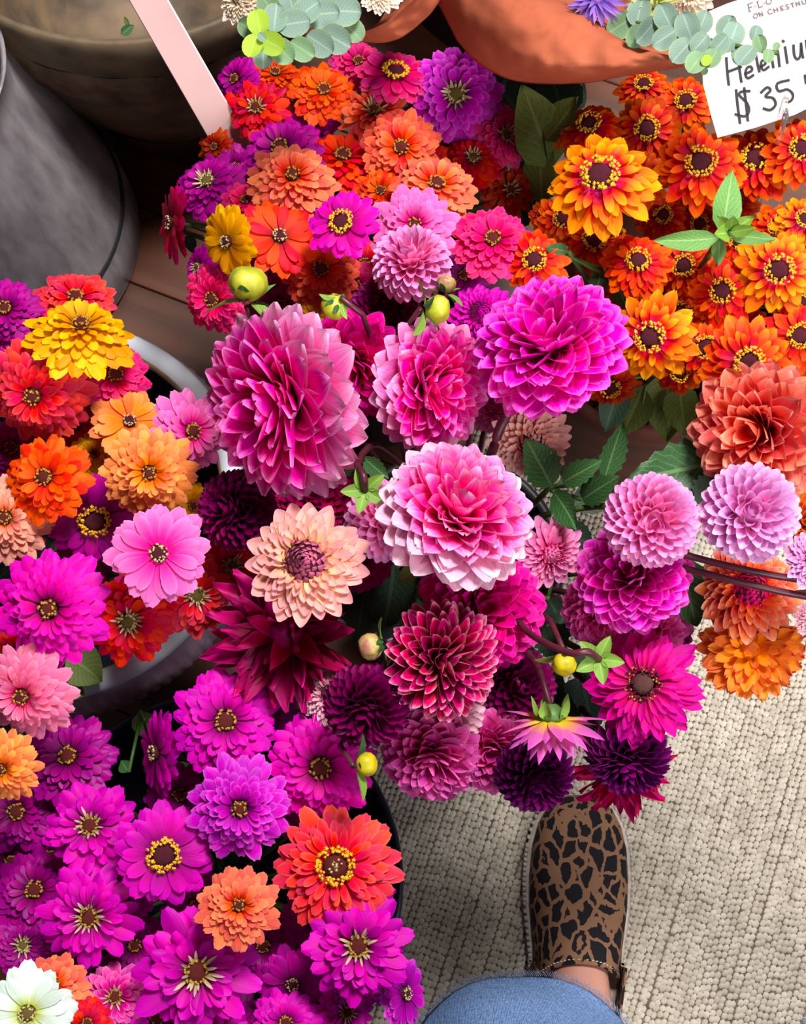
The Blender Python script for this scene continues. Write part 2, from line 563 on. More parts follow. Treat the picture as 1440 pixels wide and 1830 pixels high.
# grey galvanised can
C_G = P(-5, 430, 0.0)
rG = (P(250, 455, 0) - P(-5, 430, 0)).length
cg = empty('galvanised_can', (C_G.x, C_G.y, 0), 'grey galvanised metal can with a dark base seam', 'can')
link('body', lathe('body', [(0.0, 0.002), (rG * 0.96, 0.002), (rG, 0.008), (rG * 0.985, 0.055), (rG * 0.95, 0.075), (rG * 0.84, 0.16), (rG * 0.72, 0.24), (rG * 0.62, 0.30), (rG * 0.60, 0.34), (rG * 0.64, 0.345), (rG * 0.60, 0.338), (rG * 0.56, 0.29), (rG * 0.5, 0.2)], 64, M_GALV), cg)
link('base_seam', lathe('base_seam', [(rG * 0.958, 0.068), (rG * 0.968, 0.072), (rG * 0.964, 0.077), (rG * 0.948, 0.078)], 64, M_SEAM), cg)

# weathered zinc tub
C_Z = P(322, 122, 0.0)
tz = empty('zinc_tub', (C_Z.x, C_Z.y, 0), 'weathered brown zinc tub with a stained belly and rusty band', 'tub')
TUB = [(0.0, 0.002), (0.112, 0.002), (0.118, 0.012), (0.124, 0.050), (0.131, 0.060), (0.150, 0.100), (0.168, 0.150), (0.182, 0.200), (0.195, 0.260), (0.203, 0.320), (0.206, 0.355)]
def dent(a, f):
    return 1.0 + 0.012 * noise.noise(Vector((math.cos(a) * 2, math.sin(a) * 2, f * 5)))
link('body', lathe('body', TUB + [(0.200, 0.357), (0.196, 0.32), (0.176, 0.20), (0.12, 0.06), (0.0, 0.05)], 96, M_GALV_OLD, wobble=dent), tz)
link('rusty_band', lathe('rusty_band', [(0.190, 0.234), (0.197, 0.244), (0.201, 0.262), (0.2025, 0.282), (0.2005, 0.296)], 120, M_RUST, wobble=lambda a, f: 1.0 + 0.016 * noise.noise(Vector((math.cos(a) * 9, math.sin(a) * 9, f * 4)))), tz)
link('base_seam', lathe('base_seam', [(0.124, 0.049), (0.129, 0.052), (0.1315, 0.057), (0.1325, 0.062)], 72, M_SEAM), tz)
# pail added to darken the gap below the paper; also holds the bouquet
C_W = P(930, -60, 0.0)
bw_ = bucket('added_bouquet_pail', 'charcoal pail added to darken the gap under the bouquet in salmon paper', C_W,
       [(0.0, 0.001), (0.14, 0.001), (0.143, 0.01), (0.160, 0.30)], [(0.0, 0.006), (0.137, 0.008), (0.156, 0.302)], M_DARKPAIL, M_DARKPAIL,
       [(0.156, 0.302), (0.158, 0.306), (0.164, 0.305), (0.166, 0.298), (0.160, 0.29)])

# ------------------------------------------------------------------ petals and leaves
def prof_pointed(s):
    if s < 0.5:
        return 0.42 + 0.58 * math.sin(math.pi / 2 * s / 0.5)
    return max(0.02, math.cos(math.pi / 2 * (s - 0.5) / 0.5)) ** 0.60
def prof_lance(s):
    if s < 0.4:
        return 0.55 + 0.45 * math.sin(math.pi / 2 * s / 0.4)
    return max(0.02, 1 - ((s - 0.4) / 0.6) ** 1.7)
def prof_round(s):
    if s < 0.66:
        return 0.30 + 0.70 * math.sin(math.pi / 2 * s / 0.66) ** 1.2
    q = (s - 0.66) / 0.34
    return max(0.34, math.sqrt(max(0, 1 - q * q)))
def prof_strap(s):
    if s < 0.6:
        return 0.55 + 0.45 * math.sin(math.pi / 2 * s / 0.6)
    q = (s - 0.6) / 0.4
    return max(0.2, (1 - q ** 2.6))
def prof_ovate(s):
    return max(0.02, math.sin(math.pi * min(1, s) ** 0.75) ** 0.8) if s > 0.02 else 0.05
def prof_disc(s):
    q = 2 * s - 1
    return max(0.06, math.sqrt(max(0, 1 - q * q)))
PROF = dict(pointed=prof_pointed, lance=prof_lance, round=prof_round, strap=prof_strap, ovate=prof_ovate, disc=prof_disc)
PETALS = {}
SROWS = [0.0, 0.2, 0.42, 0.62, 0.80, 0.91, 0.97, 1.0]

def petal_mesh(mat, prof='pointed', w=0.25, k0=1.2, k1=0.5, bend=0.0, notch=0.0, fold=0.0, serr=0.0, ruffle=0.0, var=0, nx=4, rows=SROWS):
    key = (mat.name, prof, w, k0, k1, bend, notch, fold, serr, ruffle, var)
    if key in PETALS:
        return PETALS[key]
    r = random.Random(sum(map(ord, prof)) * 7 + round(w * 1000) * 13 + var * 101 + round(bend * 100) * 3)
    V, F, U = [], [], []
    pf_ = PROF[prof]
    y = z = 0.0
    sprev = 0.0
    ph = r.uniform(0, 6.28)
    skew = r.uniform(-0.06, 0.06)
    for j, s in enumerate(rows):
        beta = bend * (s - 0.5)
        ds = s - sprev
        bm = bend * ((s + sprev) / 2 - 0.5)
        y += ds * math.cos(bm)
        z += ds * math.sin(bm)
        sprev = s
        hw_ = w * pf_(s)
        if serr:
            hw_ *= 1.0 + serr * (1 if j % 2 else -1)
        kk = k0 + (k1 - k0) * s
        for i in range(nx + 1):
            t = -1 + 2 * i / nx
            if abs(kk) < 1e-3:
                x, zc = hw_ * t, 0.0
            else:
                x = hw_ * math.sin(kk * t) / kk
                zc = hw_ * (1 - math.cos(kk * t)) / kk
            zc += fold * hw_ * abs(t)
            zc += ruffle * s * s * math.sin(ph + t * 3.2 + s * 2.0) * w
            yy = y - notch * (1 - abs(t)) * (1 if s > 0.99 else (0.25 if s > 0.9 else 0))
            V.append((x + skew * s * s, yy - zc * math.sin(beta), z + zc * math.cos(beta)))
            U.append((i / nx, s))
    n1 = nx + 1
    for j in range(len(rows) - 1):
        for i in range(nx):
            F.append((j * n1 + i, j * n1 + i + 1, (j + 1) * n1 + i + 1, (j + 1) * n1 + i))
    me = mesh_from('petal', V, F, mat, U)
    PETALS[key] = me
    return me

def Mx(phi, br, bz, pitch, roll, L, R):
    return (Matrix.Rotation(phi, 4, 'Z') @ Matrix.Translation((0, br * R, bz * R)) @ Matrix.Rotation(pitch, 4, 'X')
            @ Matrix.Rotation(roll, 4, 'Y') @ Matrix.Diagonal((L * R, L * R, L * R, 1.0)))

GA = 2.399963
def put_petals(par, R, N, fun, pick, rnd, jp=0.06, jr=0.12, jphi=0.10, jl=0.07, name='petal', start=0.0, skip=0.0):
    for i in range(N):
        u = (i + 0.5) / N
        tr, tz_, br, bz = fun(u)
        dy, dz = tr - br, tz_ - bz
        L = math.hypot(dy, dz) * (1 + rnd.uniform(-jl, jl))
        pitch = math.atan2(dz, dy) + rnd.uniform(-jp, jp)
        me = pick(u, rnd)
        o = bpy.data.objects.new(name, me)
        COL.objects.link(o)
        o.parent = par
        o.matrix_basis = Mx(start + i * GA + rnd.uniform(-jphi, jphi), br, bz, pitch, rnd.uniform(-jr, jr), L, R)

def dahlia_fun(th_out, th_in, h, p, hole=0.06, bz0=-0.05, droop=1.0):
    co, ci = math.cos(math.radians(th_out)), math.cos(math.radians(th_in))
    def f(u):
        c = co + (ci - co) * (u ** p)
        s = math.sqrt(max(0, 1 - c * c))
        tz_ = c * h if c > 0 else c * h * droop
        return (s, tz_, hole * (0.4 + 0.6 * s), bz0 + 0.04 * c)
    return f

def disc_fun(r_out, r_in, z_out, z_in, b_out=0.10, b_in=0.12, bz_out=-0.02, bz_in=0.08, pw=1.0):
    def f(u):
        q = u ** pw
        return (r_out + (r_in - r_out) * q, z_out + (z_in - z_out) * (q ** 1.4), b_out + (b_in - b_out) * q, bz_out + (bz_in - bz_out) * q)
    return f

# colour schemes: stops from petal base to tip, edge colour and its strength
S = {
 'pink': ([(0.0, (212, 0, 104)), (0.50, (244, 24, 152)), (0.85, (249, 80, 184)), (1.0, (252, 150, 214))], (253, 170, 220), 0.6),
 'pinkpale': ([(0.0, (222, 6, 112)), (0.5, (246, 50, 158)), (0.8, (250, 112, 190)), (1.0, (252, 190, 224))], (253, 190, 224), 0.5),
 'pinkouter': ([(0.0, (230, 16, 128)), (0.45, (246, 70, 174)), (0.80, (251, 140, 208)), (1.0, (253, 194, 230))], (254, 204, 234), 0.5),
 'paleouter': ([(0.0, (236, 34, 134)), (0.48, (248, 104, 182)), (0.72, (251, 172, 212)), (1.0, (253, 218, 234))], (254, 220, 236), 0.4),
 'hotpink': ([(0.0, (196, 0, 96)), (0.5, (240, 16, 140)), (1.0, (248, 86, 182))], (250, 140, 206), 0.5),
 'magpink': ([(0.0, (210, 0, 116)), (0.5, (242, 18, 172)), (0.85, (248, 66, 200)), (1.0, (252, 136, 226))], (254, 150, 232), 0.8),
 'deeppink': ([(0.0, (156, 4, 84)), (0.5, (214, 26, 128)), (1.0, (234, 84, 168))], (240, 130, 192), 0.5),
 'rosepink': ([(0.0, (176, 14, 100)), (0.5, (224, 50, 148)), (1.0, (244, 130, 200))], (250, 170, 218), 0.6),
 'peach':     ([(0.0, (248, 196, 92)), (0.4, (250, 206, 150)), (0.75, (250, 186, 172)), (1.0, (248, 176, 182))], (250, 196, 196), 0.5),
 'palepeach': ([(0.0, (236, 150, 100)), (0.5, (248, 190, 170)), (1.0, (250, 206, 200))], (252, 220, 214), 0.5),
 'burgundy':  ([(0.0, (40, 0, 18)), (0.5, (96, 4, 52)), (1.0, (128, 20, 86))], (156, 60, 120), 0.55),
 'plum':      ([(0.0, (40, 0, 26)), (0.5, (88, 4, 66)), (1.0, (122, 26, 104))], (168, 90, 156), 0.6),
 'wine':      ([(0.0, (120, 0, 40)), (0.6, (172, 14, 72)), (0.9, (204, 60, 118)), (1.0, (236, 150, 180))], (250, 190, 206), 0.95),
 'darkred': ([(0.0, (96, 0, 28)), (0.5, (156, 6, 58)), (1.0, (200, 40, 112))], (226, 126, 176), 0.45),
 'crimson':   ([(0.0, (150, 0, 40)), (0.5, (206, 8, 70)), (1.0, (220, 40, 110))], (236, 110, 160), 0.4),
 'crimsonpink':([(0.0, (170, 0, 80)), (0.5, (214, 8, 120)), (1.0, (232, 60, 170))], (244, 130, 206), 0.45),
 'palerose':  ([(0.0, (206, 60, 110)), (0.5, (240, 120, 176)), (1.0, (248, 170, 212))], (252, 196, 226), 0.6),
 'palepink':  ([(0.0, (226, 130, 156)), (0.5, (244, 178, 198)), (1.0, (250, 208, 220))], (252, 222, 232), 0.5),
 'lilac': ([(0.0, (246, 170, 140)), (0.4, (246, 136, 180)), (0.8, (246, 146, 208)), (1.0, (250, 186, 232))], (254, 210, 242), 0.8),
 'lilacpale': ([(0.0, (246, 196, 180)), (0.4, (242, 156, 204)), (0.8, (238, 164, 222)), (1.0, (248, 204, 242))], (252, 220, 248), 0.8),
 'salmon': ([(0.0, (208, 26, 54)), (0.4, (240, 80, 90)), (0.8, (249, 130, 120)), (1.0, (252, 172, 156))], (253, 186, 170), 0.5),
 'coralred':  ([(0.0, (206, 16, 36)), (0.5, (240, 70, 58)), (0.85, (248, 140, 110)), (1.0, (250, 186, 170))], (252, 196, 180), 0.6),
 'apricot':   ([(0.0, (250, 196, 60)), (0.4, (252, 172, 86)), (1.0, (250, 146, 104))], (252, 170, 140), 0.4),
 'backpink':  ([(0.0, (226, 226, 60)), (0.25, (244, 196, 110)), (0.5, (238, 130, 186)), (1.0, (230, 110, 206))], (248, 180, 226), 0.5),
 'magenta': ([(0.0, (110, 0, 84)), (0.35, (180, 0, 136)), (0.7, (216, 10, 172)), (1.0, (232, 50, 200))], (244, 130, 224), 0.45),  # magenta, fuchsia, violet: dark bases paint in the shading between petals
 'fuchsia': ([(0.0, (130, 0, 76)), (0.35, (200, 2, 132)), (0.7, (234, 14, 168)), (1.0, (246, 60, 200))], (250, 140, 224), 0.45),
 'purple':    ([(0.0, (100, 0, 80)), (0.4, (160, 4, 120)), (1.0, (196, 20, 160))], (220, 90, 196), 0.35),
 'violet': ([(0.0, (116, 4, 108)), (0.4, (188, 24, 166)), (0.75, (212, 54, 196)), (1.0, (226, 106, 218))], (240, 156, 236), 0.45),
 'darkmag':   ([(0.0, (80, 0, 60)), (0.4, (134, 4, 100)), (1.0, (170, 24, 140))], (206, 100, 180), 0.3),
 'coral': ([(0.0, (216, 56, 44)), (0.4, (242, 92, 82)), (1.0, (250, 132, 114))], (253, 168, 150), 0.45),
 'coralpink': ([(0.0, (206, 26, 56)), (0.4, (242, 70, 90)), (1.0, (250, 108, 116))], (252, 146, 146), 0.5),
 'lightcoral': ([(0.0, (226, 84, 64)), (0.4, (244, 114, 92)), (1.0, (252, 150, 126))], (254, 180, 160), 0.4),
 'blush':     ([(0.0, (240, 120, 90)), (0.4, (250, 160, 136)), (1.0, (252, 190, 172))], (254, 210, 196), 0.4),
 'peachzin':  ([(0.0, (244, 120, 50)), (0.4, (254, 148, 86)), (1.0, (255, 172, 124))], (255, 194, 150), 0.4),
 'orangered': ([(0.0, (214, 30, 0)), (0.4, (250, 62, 4)), (1.0, (255, 84, 16))], (255, 120, 50), 0.35),
 'scarlet': ([(0.0, (170, 6, 0)), (0.4, (238, 20, 2)), (1.0, (252, 38, 10))], (254, 110, 80), 0.35),
 'red': ([(0.0, (140, 0, 16)), (0.4, (212, 4, 32)), (1.0, (234, 24, 48))], (248, 90, 104), 0.3),
 'rustorange':([(0.0, (190, 60, 10)), (0.4, (226, 70, 34)), (1.0, (240, 100, 70))], (246, 140, 110), 0.4),
 'yellow': ([(0.0, (206, 130, 0)), (0.4, (240, 162, 0)), (1.0, (250, 184, 8))], (252, 206, 60), 0.4),
 'dustymauve': ([(0.0, (176, 76, 112)), (0.5, (206, 104, 140)), (1.0, (226, 140, 172))], (236, 170, 196), 0.5),
 'rose':      ([(0.0, (200, 24, 84)), (0.4, (238, 60, 120)), (1.0, (246, 100, 150))], (250, 150, 184), 0.4),
 'dustyrose': ([(0.0, (170, 30, 80)), (0.4, (214, 56, 112)), (1.0, (230, 96, 146))], (240, 140, 176), 0.4),
 'lightpink': ([(0.0, (240, 70, 150)), (0.4, (250, 104, 184)), (1.0, (253, 150, 212))], (255, 186, 226), 0.45),
 'softpink':  ([(0.0, (238, 80, 130)), (0.4, (248, 120, 164)), (1.0, (252, 156, 190))], (255, 190, 212), 0.45),
 'mint':      ([(0.0, (196, 206, 90)), (0.35, (226, 240, 222)), (1.0, (236, 250, 244))], (244, 252, 248), 0.3),
 'mint2':     ([(0.0, (150, 160, 50)), (0.5, (206, 208, 120)), (1.0, (230, 226, 170))], (236, 236, 200), 0.3),
 'cream':     ([(0.0, (226, 200, 140)), (0.5, (244, 226, 196)), (1.0, (250, 238, 222))], (252, 244, 232), 0.3),
 'lavender':  ([(0.0, (120, 90, 170)), (0.5, (160, 120, 210)), (1.0, (184, 150, 226))], (200, 170, 236), 0.3),
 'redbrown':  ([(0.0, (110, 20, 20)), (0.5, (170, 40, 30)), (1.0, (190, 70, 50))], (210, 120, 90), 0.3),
 'zowie': ([(0.0, (196, 0, 80)), (0.26, (214, 2, 36)), (0.58, (232, 28, 4)), (0.80, (242, 78, 2)), (1.0, (247, 128, 4))], None, 0.0),
 'zowieyel': ([(0.0, (216, 0, 110)), (0.28, (226, 2, 60)), (0.46, (234, 30, 6)), (0.68, (246, 120, 2)), (1.0, (252, 172, 10))], None, 0.0),
 'zowiedark': ([(0.0, (150, 0, 50)), (0.35, (206, 14, 20)), (0.65, (230, 50, 6)), (1.0, (246, 116, 10))], None, 0.0),
 'zowiered':  ([(0.0, (190, 0, 40)), (0.4, (236, 30, 8)), (0.8, (246, 64, 6)), (1.0, (252, 100, 10))], None, 0.0),
 'paleinner': ([(0.0, (140, 136, 70)), (0.4, (196, 180, 130)), (1.0, (232, 204, 198))], None, 0.0),
 'pinkinner': ([(0.0, (200, 130, 150)), (0.5, (226, 150, 186)), (1.0, (240, 190, 214))], None, 0.0),
}
def pm_(scheme):
    st, ed, am = S[scheme]
    dark = scheme in ('burgundy', 'plum', 'wine', 'darkred', 'darkmag')
    return petal_material('petal_' + scheme, st, ed, am, trans=0.16 if dark else 0.30, rough=0.42 if dark else 0.5)

M_DISK = plain('disk_maroon', (92, 8, 38), (60, 4, 20), 300, 0.8, bump=0.6)
M_DISK_RED = plain('disk_dark_red', (110, 20, 20), (70, 16, 10), 300, 0.8, bump=0.6)
M_DISK_GREEN = plain('disk_olive', (120, 104, 40), (84, 60, 24), 300, 0.8, bump=0.6)
M_DISK_BROWN = plain('disk_brown', (110, 64, 60), (70, 34, 34), 260, 0.7, bump=0.6)
M_FLORET = plain('floret_yellow', (255, 206, 40), (246, 176, 14), 200, 0.6, trans=0.15)
M_FLORET_GOLD = plain('floret_gold', (206, 160, 60), (170, 120, 40), 200, 0.6, trans=0.15)
M_FLORET_ORANGE = plain('floret_orange', (250, 140, 20), (236, 110, 20), 200, 0.6, trans=0.15)
M_FLORET_CREAM = plain('floret_cream', (226, 206, 150), (196, 176, 110), 200, 0.6, trans=0.15)
M_CALYX = plain('calyx_green', (84, 120, 50), (58, 92, 36), 90, 0.5)

DISKS = {}
def disk_mesh(mat):
    k = 'd' + mat.name
    if k not in DISKS:
        DISKS[k] = lathe('disc', [(1.0, -0.1), (0.98, 0.10), (0.86, 0.36), (0.62, 0.58), (0.36, 0.68), (0.12, 0.70), (0.001, 0.66)], 18, mat,
                         wobble=lambda a, f: 1 + 0.06 * math.sin(a * 7 + f * 5))
    return DISKS[k]
def floret_mesh(mat, n, r0, r1, zc, seed, tall=1.0, sz=0.10):
    """a ring of tiny star-shaped florets"""
    k = (mat.name, n, r0, r1, zc, seed, tall)
    if k in DISKS:
        return DISKS[k]
    r = random.Random(seed)
    V, F = [], []
    for i in range(n):
        a = i * GA * 1.0 + r.uniform(-0.3, 0.3)
        rad = r.uniform(r0, r1)
        c = Vector((math.cos(a) * rad, math.sin(a) * rad, zc + r.uniform(-0.06, 0.10) * tall))
        nrm = Vector((math.cos(a) * 0.55 + r.uniform(-.4, .4), math.sin(a) * 0.55 + r.uniform(-.4, .4), 1)).normalized()
        ax = nrm.cross(Vector((0, 1, 0.2))).normalized()
        ay = nrm.cross(ax)
        s0 = sz * r.uniform(0.8, 1.3)
        b = len(V)
        V.append(c - nrm * s0 * 1.6 * tall)
        V.append(c + nrm * s0 * 0.2)
        for q in range(10):
            w = 2 * math.pi * q / 10
            rr = s0 * (1.0 if q % 2 == 0 else 0.45)
            V.append(c + (ax * math.cos(w) + ay * math.sin(w)) * rr + nrm * (s0 * (0.5 if q % 2 == 0 else 0.1)))
        for q in range(10):
            F.append((b + 1, b + 2 + q, b + 2 + (q + 1) % 10))
            F.append((b, b + 2 + (q + 1) % 10, b + 2 + q))
    DISKS[k] = mesh_from('floret_ring', V, F, mat)
    return DISKS[k]
CALYX_ME = lathe('calyx', [(0.10, -0.42), (0.20, -0.36), (0.34, -0.22), (0.40, -0.08), (0.36, 0.03), (0.0, 0.05)], 12, M_CALYX)

def scaled(name, me, par, s, z=0.0):
    o = bpy.data.objects.new(name, me)
    COL.objects.link(o)
    o.parent = par
    o.location = (0, 0, z)
    o.scale = (s, s, s)
    return o

def stem(par, origin, axis, target, rad, mat, rnd, bulge=None, n=9):
    a = Vector(origin)
    base = Vector((target.x + rnd.uniform(-0.03, 0.03), target.y + rnd.uniform(-0.03, 0.03), 0.03))
    mid = Vector((target.x * 0.86 + a.x * 0.14 + rnd.uniform(-0.01, 0.01), target.y * 0.86 + a.y * 0.14, 0.27))
    pts = bez(a - axis * rad, a - axis * 0.05, mid + Vector((0, 0, 0.06)), mid, n - 4) + [mid.lerp(base, 0.5), base]
    rr = [rad * (0.9 + 0.25 * i / len(pts)) for i in range(len(pts))]
    me = tube('stem', pts, rr, 6, mat)
    inv = par.matrix_basis.inverted()
    me.transform(inv)
    link('stem', me, par)

FLOWERS = []
OUTER = {'pink': 'pinkouter', 'pinkpale': 'paleouter'}
def flower(name, kind, scheme, px, py, rp, z, tilt, label, target, cat, group=None, seed=None, with_stem=True, stem_pts=None):
    pos = P(px, py, z)
    zk = kind.startswith('z')
    R = rp / FPX * depth(pos) * (1.09 if zk else 1.05)
    c = (CAM - pos).normalized()
    tk = 1.25 if zk else 1.6
    tx_, ty_ = tilt[0] * tk, tilt[1] * tk
    tc_ = tilt[2] if len(tilt) > 2 else 1.0
    axis = (c * tc_ + RIGHT * tx_ + UP * ty_).normalized()
    rnd = random.Random(seed if seed is not None else int(px * 7 + py * 13))
    off = {'deco': 0.25, 'pompon': 0.05, 'formal': 0.1, 'bicolor': 0.2, 'ragged': 0.15, 'cactus': 0.1, 'open': 0.1}.get(kind, 0.12)
    org = pos - axis * off * R
    q = axis.to_track_quat('Z', 'Y').to_matrix().to_4x4()
    e = empty(name, org, label, cat, group)
    e.matrix_basis = Matrix.Translation(org) @ q @ Matrix.Rotation(rnd.uniform(0, 6.28), 4, 'Z')
    m = pm_(scheme)
    is_d = kind in ('deco', 'pompon', 'formal', 'bicolor', 'ragged', 'cactus', 'open', 'formal2', 'back')
    if kind == 'deco':
        def pick(u, r):
            v = r.randint(0, 2)
            if u < 0.44:
                return petal_mesh(mo, 'pointed', 0.295, 0.85, 0.25, -0.30, ruffle=0.06, var=v)
            if u < 0.66:
                return petal_mesh(m, 'pointed', 0.29, 1.1, 0.45, -0.22, ruffle=0.08, var=v)
            return petal_mesh(m, 'pointed', 0.26, 1.6, 0.8, 0.15, ruffle=0.1, var=v)
        mo = pm_(OUTER.get(scheme, scheme))
        put_petals(e, R, 136, dahlia_fun(114, 5, 0.72, 0.74, 0.08, -0.06), pick, rnd, jp=0.09, jr=0.22, jl=0.06)
    elif kind == 'bicolor':
        def pick(u, r):
            v = r.randint(0, 2)
            return petal_mesh(m, 'pointed', 0.25 if u < 0.7 else 0.21, 1.8, 1.0, -0.25, var=v)
        put_petals(e, R, 140, dahlia_fun(118, 4, 0.80, 0.80, 0.2, -0.1), pick, rnd, jp=0.06, jr=0.1, jl=0.05)
    elif kind == 'pompon':
        def pick(u, r):
            v = r.randint(0, 1)
            return petal_mesh(m, 'round', 0.25 if u < 0.6 else (0.23 if u < 0.85 else 0.19), 1.7, 0.85, -0.75 if u < 0.85 else -0.3, notch=-0.05, var=v)
        put_petals(e, R, 160, dahlia_fun(140, 2, 0.88, 0.80, 0.34, 0.0), pick, rnd, jp=0.05, jr=0.08, jl=0.04, jphi=0.05)
    elif kind == 'formal':
        def pick(u, r):
            v = r.randint(0, 2)
            return petal_mesh(m, 'pointed', 0.245, 1.4, 0.6, 0.22, var=v)
        put_petals(e, R, 104, disc_fun(1.0, 0.42, -0.16, 0.30, 0.14, 0.24, -0.05, 0.12, 0.9), pick, rnd, jp=0.05, jr=0.1, jl=0.05)
        mc = pm_({'peach': 'dustymauve', 'palepeach': 'palepeach', 'coralred': 'rose'}.get(scheme, scheme))
        put_petals(e, R, 70, dahlia_fun(80, 2, 0.42, 0.7, 0.02, 0.0) if False else (lambda u: (0.33 * (1 - u) + 0.005, 0.20 + 0.22 * u ** 0.7, 0.40 * (1 - u) + 0.03, 0.05)),
                   lambda u, r: petal_mesh(mc, 'lance', 0.28, 1.0, 0.7, 0.9, var=r.randint(0, 1)), rnd, name='inner_petal', jp=0.04, jr=0.06)
        scaled('disc', disk_mesh(M_DISK), e, R * 0.33, R * 0.05)
    elif kind == 'ragged':
        def pick(u, r):
            v = r.randint(0, 4)
            return petal_mesh(m, 'lance', 0.17 if v < 2 else 0.22, r.choice((0.9, 1.6)), 0.5, r.choice((-0.5, 0.3, 0.7)), ruffle=0.3, var=v)
        put_petals(e, R, 62, dahlia_fun(100, 12, 0.5, 0.9, 0.08, -0.05), pick, rnd, jp=0.34, jr=0.9, jl=0.16, jphi=0.3)
    elif kind == 'cactus':
        def pick(u, r):
            v = r.randint(0, 2)
            return petal_mesh(m, 'strap', 0.17, 0.7, 0.3, 0.2, notch=0.10, ruffle=0.25, var=v)
        put_petals(e, R, 88, dahlia_fun(104, 8, 0.50, 0.85, 0.08, -0.05), pick, rnd, jp=0.12, jr=0.3, jl=0.10)
    elif kind == 'open':
        def pick(u, r):
            v = r.randint(0, 2)
            return petal_mesh(m, 'strap', 0.165, 0.9, 0.4, -0.2, ruffle=0.12, var=v)
        put_petals(e, R, 96, disc_fun(1.0, 0.50, -0.36, 0.22, 0.16, 0.22, -0.05, 0.10), pick, rnd, jp=0.10, jr=0.25, jl=0.08)
        scaled('disc', disk_mesh(M_DISK_BROWN), e, R * 0.17, R * 0.08)
        f = scaled('floret_ring', floret_mesh(M_FLORET_GOLD, 40, 0.9, 1.5, 0.35, 5, 1.6, 0.10), e, R * 0.20, R * 0.05)
        f2 = scaled('anther_ring', floret_mesh(M_DISK, 60, 0.7, 1.5, 0.4, 6, 2.2, 0.10), e, R * 0.20, R * 0.05)
        f['kind'] = 'stuff'; f2['kind'] = 'stuff'
    elif kind == 'formal2':
        put_petals(e, R, 70, disc_fun(1.0, 0.40, -0.10, 0.22, 0.16, 0.22, -0.05, 0.10), lambda u, r: petal_mesh(m, 'round', 0.20, 1.4, 0.7, 0.1, var=r.randint(0, 1)), rnd)
        put_petals(e, R, 60, lambda u: (0.40 * (1 - u) + 0.02, 0.20 + 0.14 * u, 0.30 * (1 - u) + 0.02, 0.02), lambda u, r: petal_mesh(m, 'round', 0.22, 2.3, 1.6, 0.3, var=r.randint(0, 1)), rnd, name='inner_petal')
    elif kind == 'back':
        put_petals(e, R, 44, disc_fun(1.0, 0.55, 0.10, 0.62, 0.14, 0.10, -0.05, 0.0), lambda u, r: petal_mesh(m, 'lance', 0.17, 0.9, 0.4, 0.35, var=r.randint(0, 2)), rnd, jp=0.2, jr=0.3, jl=0.12)
        for i in range(5):
            o = bpy.data.objects.new('sepal', petal_mesh(M_SEPAL, 'ovate', 0.36, 1.2, 0.9, 0.6, var=i % 3))
            COL.objects.link(o)
            o.parent = e
            o.matrix_basis = Mx(2 * math.pi * i / 5, 0.20, -0.05, -1.2, 0.0, 0.42, R)
    elif kind == 'star':          # few petals, deep violet asters
        put_petals(e, R, 48, dahlia_fun(100, 15, 0.5, 0.9, 0.05, -0.03), lambda u, r: petal_mesh(m, 'lance', 0.12, 0.8, 0.4, -0.1, var=r.randint(0, 1)), rnd, jp=0.15, jr=0.3)
    elif kind in ('zin', 'zinpale', 'zinwild'):
        wild = kind == 'zinwild'
        def pick(u, r):
            v = r.randint(0, 2)
            if u < 0.6:
                return petal_mesh(m, 'round', 0.20, -0.25, -0.55, -0.35, notch=0.02, ruffle=0.10, var=v)
            return petal_mesh(m, 'round', 0.24, 0.5, 0.25, -0.45, notch=0.02, ruffle=0.12, var=v)
        put_petals(e, R, 82 if not wild else 62, disc_fun(1.0, 0.46, -0.20, 0.30, 0.12, 0.19, -0.08, 0.10, 1.05), pick, rnd,
                   jp=0.08 if not wild else 0.26, jr=0.14 if not wild else 0.5, jl=0.06)
        if kind == 'zinpale' or wild:
            mi = pm_('paleinner')
            put_petals(e, R, 18, disc_fun(0.40, 0.22, 0.20, 0.32, 0.12, 0.10, 0.06, 0.08), lambda u, r: petal_mesh(mi, 'strap', 0.10, 1.2, 0.8, r.choice((-0.5, 0.2)), var=r.randint(0, 2)),
                       rnd, jp=0.25, jr=0.4, jl=0.2, name='inner_petal')
        scaled('disc', disk_mesh(M_DISK_GREEN if kind == 'zinpale' else M_DISK_RED), e, R * 0.165, R * 0.06)
        f = scaled('floret_ring', floret_mesh(M_FLORET_GOLD if kind != 'zinpale' else M_FLORET_CREAM, 26, 0.7, 1.05, 0.45, 3 + rnd.randint(0, 2), 1.2, 0.17), e, R * 0.18, R * 0.07)
        f['kind'] = 'stuff'
    elif kind in ('zinflat', 'zinring'):
        def pick(u, r):
            v = r.randint(0, 2)
            return petal_mesh(m, 'round', 0.225, 0.25, -0.3, -0.22, notch=0.03, ruffle=0.08, var=v)
        put_petals(e, R, 34, disc_fun(1.0, 0.74, -0.10, 0.14, 0.13, 0.18, -0.04, 0.06), pick, rnd, jp=0.07, jr=0.16, jl=0.06)
        if kind == 'zinring':
            scaled('disc', disk_mesh(M_DISK), e, R * 0.22, R * 0.06)
            f = scaled('floret_ring', floret_mesh(M_FLORET, 80, 0.66, 1.04, 0.46, 11, 1.0, 0.12), e, R * 0.31, R * 0.06)
        else:
            scaled('disc', disk_mesh(M_DISK_GREEN if scheme == 'mint' else M_DISK), e, R * 0.15, R * 0.05)
            f = scaled('floret_ring', floret_mesh(M_FLORET_CREAM, 30, 0.5, 1.0, 0.5, 12, 1.0, 0.16), e, R * 0.17, R * 0.06)
        f['kind'] = 'stuff'
    elif kind == 'zowie':
